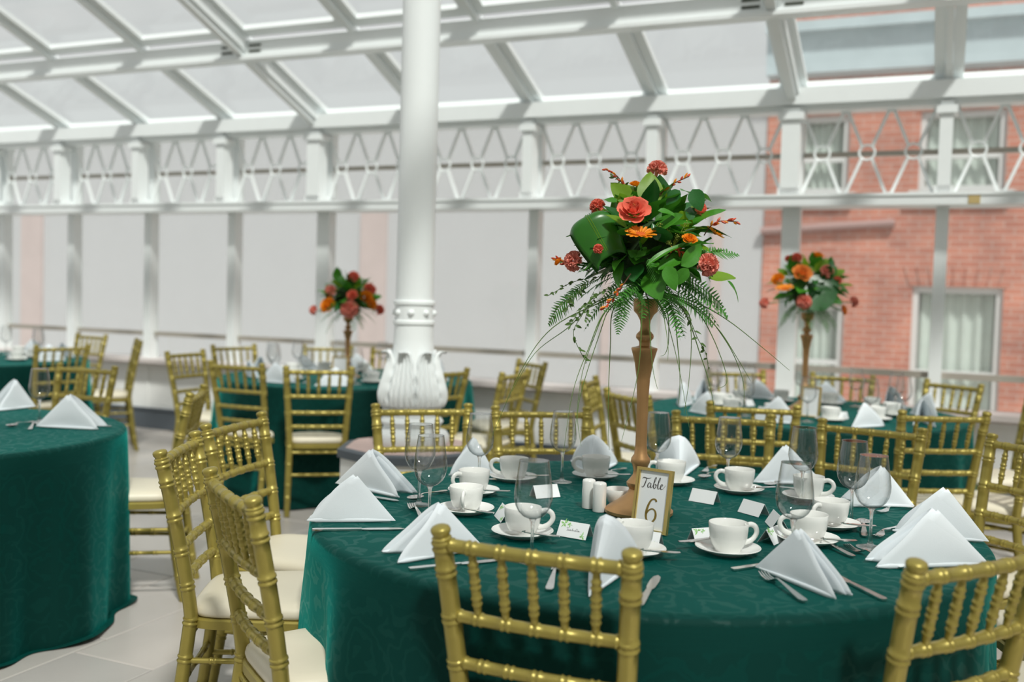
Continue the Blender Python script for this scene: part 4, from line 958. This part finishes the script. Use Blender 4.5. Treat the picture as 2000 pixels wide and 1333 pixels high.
fl1 = [('rose0', 1238, 410, 0.200, .045, (-.1, .8, .6)), ('gerb', 1251, 458, 0.220, .043, (0, .42, .9)), ('carn0', 1119, 510, 0.065, .034, (-.9, .5, .2)), ('carn0', 1384, 517, 0.190, .036, (.5, .8, .1)),
       ('carn0', 1284, 330, 0.015, .034, (.15, .2, 1)), ('rose0', 1366, 408, 0.075, .035, (.7, .3, .4)), ('rose2', 1347, 467, 0.210, .022, (.1, .6, .8)), ('rose2', 1241, 360, 0.035, .018, (0, .3, 1)),
       ('carn1', 1166, 402, 0.045, .026, (-.5, .3, .8)), ('gerb', 1396, 456, 0.065, .030, (.6, .2, .9)), ('rose2', 1090, 511, 0.045, .014, (-.8, .3, .5)), ('carn1', 1168, 486, 0.150, .016, (-.3, .8, .3))]
nl1 = [('light', 2, 1268, 402, 1272, 332, 0.090, 0.070, (0, .95, .1), 1.0), ('light', 0, 1232, 395, 1192, 352, 0.070, 0.050, (-.2, .9, .3), 1.0), ('light', 1, 1245, 400, 1224, 345, 0.060, 0.020, (.2, .9, .2), 1.1),
       ('mid', 2, 1330, 372, 1392, 385, 0.100, 0.040, (0, .2, 1), .9), ('dark', 2, 1352, 370, 1372, 412, 0.165, 0.165, (0, .9, .4), 1.1), ('dark', 0, 1328, 372, 1300, 398, 0.165, 0.165, (0, .8, .5), 1.1),
       ('mid', 1, 1285, 528, 1382, 470, 0.195, 0.185, (-.3, .5, .6), .75), ('mid', 0, 1330, 520, 1380, 475, 0.215, 0.195, (.5, .8, .2), .8), ('mid', 2, 1300, 520, 1322, 568, 0.215, 0.215, (.1, .9, .3), .9), ('mid', 0, 1345, 525, 1312, 560, 0.215, 0.205, (.2, .9, .3), .9),
       ('light', 0, 1385, 545, 1440, 532, 0.145, 0.115, (0, .6, .8), .95), ('mid', 9, 1420, 548, 1456, 582, 0.080, 0.060, (0, .6, .8), 1), ('mid', 9, 1262, 520, 1350, 448, 0.215, 0.205, (-.4, .7, .5), .55), ('mid', 1, 1285, 412, 1330, 415, 0.195, 0.195, (0, .6, .8), .9),
       ('dark', 0, 1285, 470, 1275, 435, 0.195, 0.195, (0, .9, .2), .9), ('dark', 0, 1345, 430, 1352, 402, 0.155, 0.145, (.3, .8, .2), 1.2), ('mid', 0, 1205, 395, 1180, 385, 0.080, 0.070, (0, .6, .8), 1.2)]
root1, LP, OO, tc_ = centrepiece(B1, 'tall gold stand topped with coral roses, orange gerbera and trailing grasses on the centre table', 11, fl1, nl1, True)
# the big leaf bent back into a loop on the left
_ax = (LP(1174, 402, .09) - LP(1098, 444, .09)); _wd = _ax.length; _ax.normalize()
_cd = (LP(1136, 422, .10) - LP(1184, 474, .10)); _cd = (_cd - _ax * _cd.dot(_ax)).normalized(); _nd = _ax.cross(_cd)
if _nd.dot(tc_ + V((0, 0, .3))) < 0: _nd = -_nd
_lc = LP(1152, 438, .09)
def loop_fn(u, v):
    rr = 0.024; w_ = (v - 0.5) * _wd
    if u < 0.4: a, q = PI / 2, -0.105 * (1 - u / 0.4)
    elif u < 0.65: a, q = lerp(PI / 2, -PI / 2, (u - 0.4) / 0.25), 0.0
    else: a, q = -PI / 2, -0.11 * (u - 0.65) / 0.35
    w_ *= 1 - 0.28 * min(1, abs(q) / 0.11) ** 1.5; q -= 0.022 * abs(2 * v - 1) ** 4
    bow = 0.012 * (1 - (2 * v - 1) ** 2) * (1 if u < .5 else .3)
    return _lc + _cd * (rr * math.cos(a) + q) + _nd * (rr * math.sin(a) + bow - 0.10 * q * (1 if u < .5 else -1)) + _ax * w_
o = mk('looped_leaf', MB().grid(loop_fn, 30, 16).mesh('looped_leaf', 'leaf_loop', ang=80), root1); o['label'] = 'broad dark glossy leaf bent into a loop'; solid(o, 0.0012)
for vv in (0.48, 0.53):
    b = MB().tube([V(loop_fn(k / 30, vv)) + (V(loop_fn(k / 30, vv)) - _lc).normalized() * 0.001 for k in range(2, 30)], 0.0009, 5); mk('leaf_vein', b.mesh('leaf_vein', 'leaf_light'), o)
# named ferns
for (x, y, x2, y2, off, off2, nrm) in ((1352, 500, 1452, 492, .12, .08, (0, .7, .7)), (1212, 415, 1140, 420, .05, .03, (0, .7, .6)), (1262, 505, 1292, 566, .18, .19, (0, 1, .2)), (1345, 545, 1436, 624, .12, .08, (0, .8, .6)), (1318, 570, 1402, 640, .14, .12, (0, .8, .6)),
                                       (1216, 570, 1211, 656, .16, .16, (0, 1, .2)), (1245, 560, 1180, 612, .17, .16, (0, .8, .5)), (1275, 560, 1300, 625, .17, .17, (0, .9, .4)), (1150, 545, 1092, 600, .06, .03, (0, .8, .6)), (1290, 575, 1345, 600, .16, .16, (0, .8, .6)), (1130, 560, 1066, 645, .04, .0, (0, .8, .6)), (1240, 570, 1262, 600, .18, .18, (0, .9, .4))):
    A, B = LP(x, y, off), LP(x2, y2, off2); mk('fern_frond', FERN[int(x) % 3], root1, frame(A, B - A + V((0, 0, 0.2 * (B - A).length)), V((0, 0, 1)) * nrm[2] + tc_ * nrm[1], (B - A).length))
# crocosmia sprays
def spray(pts, off, seed, root=root1, LPf=LP):
    r = random.Random(seed); S = spline3([LPf(x, y, off) for x, y in pts]); stem = mk('flower_spray', MB().tube(S, 0.0016, 5).mesh('flower_spray', 'stem_brown'), root); n = len(S); b = MB(); b2 = MB()
    for k in range(11):
        u = 0.35 + 0.65 * k / 10; i = min(n - 2, int(u * (n - 1))); P = S[i]; t = (S[i + 1] - S[i]).normalized(); sd = t.cross(V((r.uniform(-1, 1), r.uniform(-1, 1), r.uniform(-1, 1)))).normalized(); d = (t + sd * 0.7).normalized(); L_ = r.uniform(.011, .020)
        (b if k % 3 else b2).tube([P, P + d * L_ * .4, P + d * L_ * .75, P + d * L_], [.0012, .0034, .0028, .0006], 6)
    mk('buds', b.mesh('buds', 'croc_red'), stem); mk('open_florets', b2.mesh('open_florets', 'orange_petal'), stem)
spray([(1240, 405), (1222, 372), (1206, 345), (1182, 330)], .05, 1); spray([(1262, 420), (1285, 385), (1310, 362), (1345, 345)], .09, 2)
spray([(1375, 460), (1388, 442), (1408, 432), (1442, 434)], .08, 3); spray([(1232, 535), (1218, 555), (1200, 580), (1178, 605)], .18, 4); spray([(1290, 520), (1310, 495), (1322, 485), (1335, 500)], .18, 5); spray([(1150, 530), (1110, 515), (1098, 512), (1086, 506)], .04, 6)
# green umbel
b = MB(); r = random.Random(5); c0 = LP(1312, 485, .15)
um = mk('umbel', MB().tube([LP(1290, 510, .12), c0], 0.002, 5).mesh('umbel', 'umbel'), root1)
for k in range(11):
    C_ = LP(1312 + r.uniform(-26, 30), 452 + r.uniform(-20, 22), .17 + r.uniform(-.015, .015)); b.tube([c0, C_], 0.0008, 4)
    for q in range(16):
        d = V((r.gauss(0, 1), r.gauss(0, 1), r.gauss(0, 1))).normalized(); P = C_ + d * r.uniform(.003, .009)
        b.tube([P - V((0, 0, .0014)), P, P + V((0, 0, .0014))], [.0004, .0015, .0004], 5)
mk('florets', b.mesh('florets', 'umbel'), um)
# bear grass and trailing vines
GR = [((1190, 600), (1160, 660), (1135, 740), (1122, 860), .12), ((1185, 605), (1150, 680), (1118, 770), (1098, 905), .13), ((1195, 600), (1172, 650), (1130, 790), (1135, 872), .11), ((1175, 590), (1080, 640), (1020, 720), (962, 850), .04), ((1165, 590), (1110, 640), (1045, 690), (1000, 765), .0),
      ((1254, 585), (1252, 660), (1244, 740), (1214, 862), .21), ((1266, 590), (1270, 660), (1275, 720), (1284, 760), .19), ((1292, 600), (1312, 660), (1330, 740), (1346, 835), .13), ((1300, 600), (1306, 660), (1300, 690), (1290, 696), .10), ((1335, 600), (1350, 650), (1346, 740), (1336, 808), .12),
      ((1345, 595), (1400, 640), (1440, 700), (1466, 745), .08), ((1355, 590), (1420, 625), (1490, 680), (1542, 724), .05), ((1350, 600), (1390, 655), (1420, 740), (1402, 760), .1), ((1360, 600), (1420, 670), (1450, 740), (1453, 790), .06), ((1290, 600), (1300, 640), (1305, 680), (1304, 705), .16), ((1200, 600), (1192, 680), (1188, 800), (1190, 880), .08), ((1330, 600), (1370, 700), (1388, 760), (1395, 800), .1), ((1310, 600), (1325, 690), (1328, 750), (1325, 790), .09)]
for k, g in enumerate(GR):
    pts = [LP(1256, 560, .05)] + [LP(x, y, g[4] * (0.7 + 0.15 * i)) for i, (x, y) in enumerate(g[:4])]; S = spline3(pts); m = len(S)
    mk('grass_blade', MB().tube(S, [0.0021 * (1 - 0.8 * i / m) for i in range(m)], 4).mesh('grass_blade', 'grass_green'), root1)
VL = leaf_mesh('vine_green', 1, 0.5, 0.2, 0.2, 1, 'vine_leaf', 5)
def vine(pts, off, n, s, seed):
    r = random.Random(seed); S = spline3([LP(x, y, off) for x, y in pts]); st = mk('vine', MB().tube(S, 0.0009, 4).mesh('vine', 'vine_green'), root1); m = len(S)
    for k in range(n):
        i = min(m - 2, int((k + 1) / (n + 1) * m)); t = (S[i + 1] - S[i]).normalized(); d = (t * 0.5 + V((r.uniform(-1, 1), r.uniform(-1, 1), r.uniform(-.3, .5)))).normalized()
        mk('vine_leaf', VL, st, frame(S[i], d, tc_ + V((r.uniform(-.7, .7), r.uniform(-.7, .7), .4)), s * r.uniform(.75, 1.15)))
vine([(1325, 590), (1345, 620), (1362, 660), (1378, 690), (1384, 722)], .13, 15, .019, 1); vine([(1160, 570), (1140, 610), (1120, 650), (1135, 690), (1146, 706)], .09, 16, .020, 2)
vine([(1150, 560), (1118, 580), (1090, 600), (1072, 632)], .04, 14, .018, 3); vine([(1140, 545), (1110, 555), (1085, 570), (1070, 578)], .03, 12, .016, 4); vine([(1175, 570), (1150, 590), (1130, 610), (1112, 640)], .1, 16, .018, 5); vine([(1190, 560), (1165, 580), (1150, 600), (1142, 628)], .13, 16, .018, 6); vine([(1170, 540), (1140, 560), (1115, 590), (1105, 610)], .08, 16, .018, 7); vine([(1230, 375), (1210, 352), (1195, 345)], .04, 6, .02, 8)

fl5 = [('rose1', 1567, 533, .15, .058, (0, .8, .6)), ('carn0', 1616, 530, .12, .046, (.4, .8, .6)), ('rose2', 1519, 545, .12, .040, (-.5, .7, .6)), ('gerb', 1532, 564, .18, .052, (-.2, .3, .9)), ('carn0', 1571, 590, .18, .050, (0, .9, .1)), ('carn1', 1556, 503, .04, .036, (0, .4, .9)), ('rose2', 1598, 499, .02, .034, (.1, .4, .9)),
       ('carn0', 1668, 590, .08, .036, (.8, .5, .2)), ('carn0', 1492, 592, .05, .036, (-.8, .5, .2)), ('carn1', 1636, 548, .08, .03, (.5, .6, .5)), ('rose1', 1648, 606, .1, .03, (.6, .6, .2)), ('carn1', 1540, 505, .0, .025, (-.3, .4, .8))]
nl5 = [('dark', 2, 1560, 590, 1640, 545, .16, .15, (0, .8, .5), 1.3), ('dark', 2, 1610, 600, 1590, 545, .16, .15, (0, .9, .3), 1.2), ('light', 0, 1620, 545, 1650, 522, .05, .03, (0, .6, .8), 1), ('mid', 0, 1640, 560, 1662, 570, .06, .04, (0, .6, .8), 1.2), ('light', 0, 1585, 530, 1620, 502, .04, .02, (0, .7, .6), 1)]
_, LP5, O5, _t = centrepiece(V((T5.x, T5.y, TZ)), 'tall gold flower stand before the red brick building, right rear table', 23, fl5, nl5, False, 0.92)
fl4 = [('carn1', 690, 540, .04, .05, (0, .4, .9)), ('rose2', 640, 596, .15, .060, (-.4, .8, .4)), ('carn0', 682, 604, .17, .075, (0, .9, .2)), ('carn0', 645, 568, .1, .052, (-.5, .7, .5)), ('carn1', 722, 565, .08, .055, (.4, .7, .6)), ('rose2', 716, 580, .14, .05, (.5, .7, .4)), ('rose0', 688, 576, .17, .04, (0, .8, .5)), ('carn0', 612, 606, .06, .04, (-.8, .5, .2)), ('carn1', 742, 605, .06, .042, (.8, .5, .2)), ('rose2', 727, 594, .14, .04, (.6, .6, .2))]
centrepiece(V((T4.x, T4.y, TZ)), 'tall gold flower stand left of the column, far out of focus', 37, fl4, [], False, 0.70)

# ------------------------------------------------------------------ the other tables' settings
def ring_settings(T, R, n, a0, where, gsuf, seed, lim=(0, 2000)):
    r = random.Random(seed); NP, GL, CP, SA, CA = [], [], [], [], []
    for k in range(n):
        a = a0 + 2 * PI * k / n; d = V((math.cos(a), math.sin(a))); t = V((-d.y, d.x))
        c = T + d * (R - 0.20); ta = a + r.uniform(0.9, 2.2) * r.choice((-1, 1)); ax = V((math.cos(ta), math.sin(ta)))
        Q = c - ax * 0.12; A = c + ax * 0.12
        def ok(p): x = proj((p.x, p.y, TZ))[0]; return lim[0] < x < lim[1]
        if not ok(c): continue
        NP.append(napkin(V((Q.x, Q.y, 0)), V((A.x, A.y, 0)), r.uniform(.045, .07), r.uniform(.115, .135), '', k, 'napkins on ' + gsuf))
        p = T + d * (R - 0.36) + t * 0.12; GL.append(glass(V((p.x, p.y, 0)), '', 'wine glasses on ' + gsuf))
        p = T + d * (R - 0.42) - t * 0.07
        SA.append(place(saucer, 'saucer', Mz((p.x, p.y, TZ + 0.001)), '', 'saucer', 'saucers on ' + gsuf)); CP.append(place(cup, 'coffee_cup', Mz((p.x, p.y, TZ + 0.007), r.uniform(0, 6)), '', 'cup', 'coffee cups on ' + gsuf))
        if k % 2 == 0:
            p = T + d * (R - 0.53) + t * 0.05; o = place_card(None, None, '', False, at=p, ang=a + PI / 2, i=k); CA.append(o)
    ordinals(NP, '{} white napkin from the left on ' + where); ordinals(GL, '{} wine glass from the left on ' + where)
    ordinals(SA, '{} saucer from the left on ' + where); ordinals(CP, '{} coffee cup from the left on ' + where); ordinals(CA, '{} place card from the left on ' + where)
ring_settings(T5, R5, 10, 0.25, 'the right rear table before the brick building', 'the right rear table', 5, (1150, 1990))
ring_settings(T4, R5, 10, 0.15, 'the table behind the white column', 'the table behind the column', 6)
ring_settings(T3, R5, 9, 0.3, 'the far left table', 'the far left table', 8, (5, 2000))
number_frame(None, 0, 'framed number card on the right rear table', at=V((T5.x + 0.07, T5.y - 0.30)), ang=-0.15)
number_frame(None, 0, 'framed number card on the table behind the column', at=V((T4.x + 0.12, T4.y - 0.28)), ang=0.5)
# near left table
napkin(onz(70, 836, TZ), onz(200, 838, TZ), .06, .14, 'white folded napkin at the right rim of the near left table', 1, 'napkins on the near left table')
napkin(onz(70, 797, TZ), onz(-14, 802, TZ), .07, .14, 'white napkin behind the lone glass, cut by the left frame edge', 2, 'napkins on the near left table')
glass(onz(77, 826, TZ), 'lone empty wine glass on the near left table', 'wine glasses on the near left table')
cutlery('spoon', onz(66, 826, TZ), onz(30, 834, TZ), TZ + 0.002, 'spoon lying left of the lone glass on the near left table', 'cutlery on the near left table')
cutlery('knife', onz(218, 835, TZ), onz(130, 834, TZ), TZ + 0.002, 'knife showing past the right tip of the near left napkin', 'cutlery on the near left table')
cutlery('fork', onz(58, 842, TZ), onz(80, 818, TZ), TZ + 0.002, 'fork by the foot of the lone glass on the near left table', 'cutlery on the near left table')
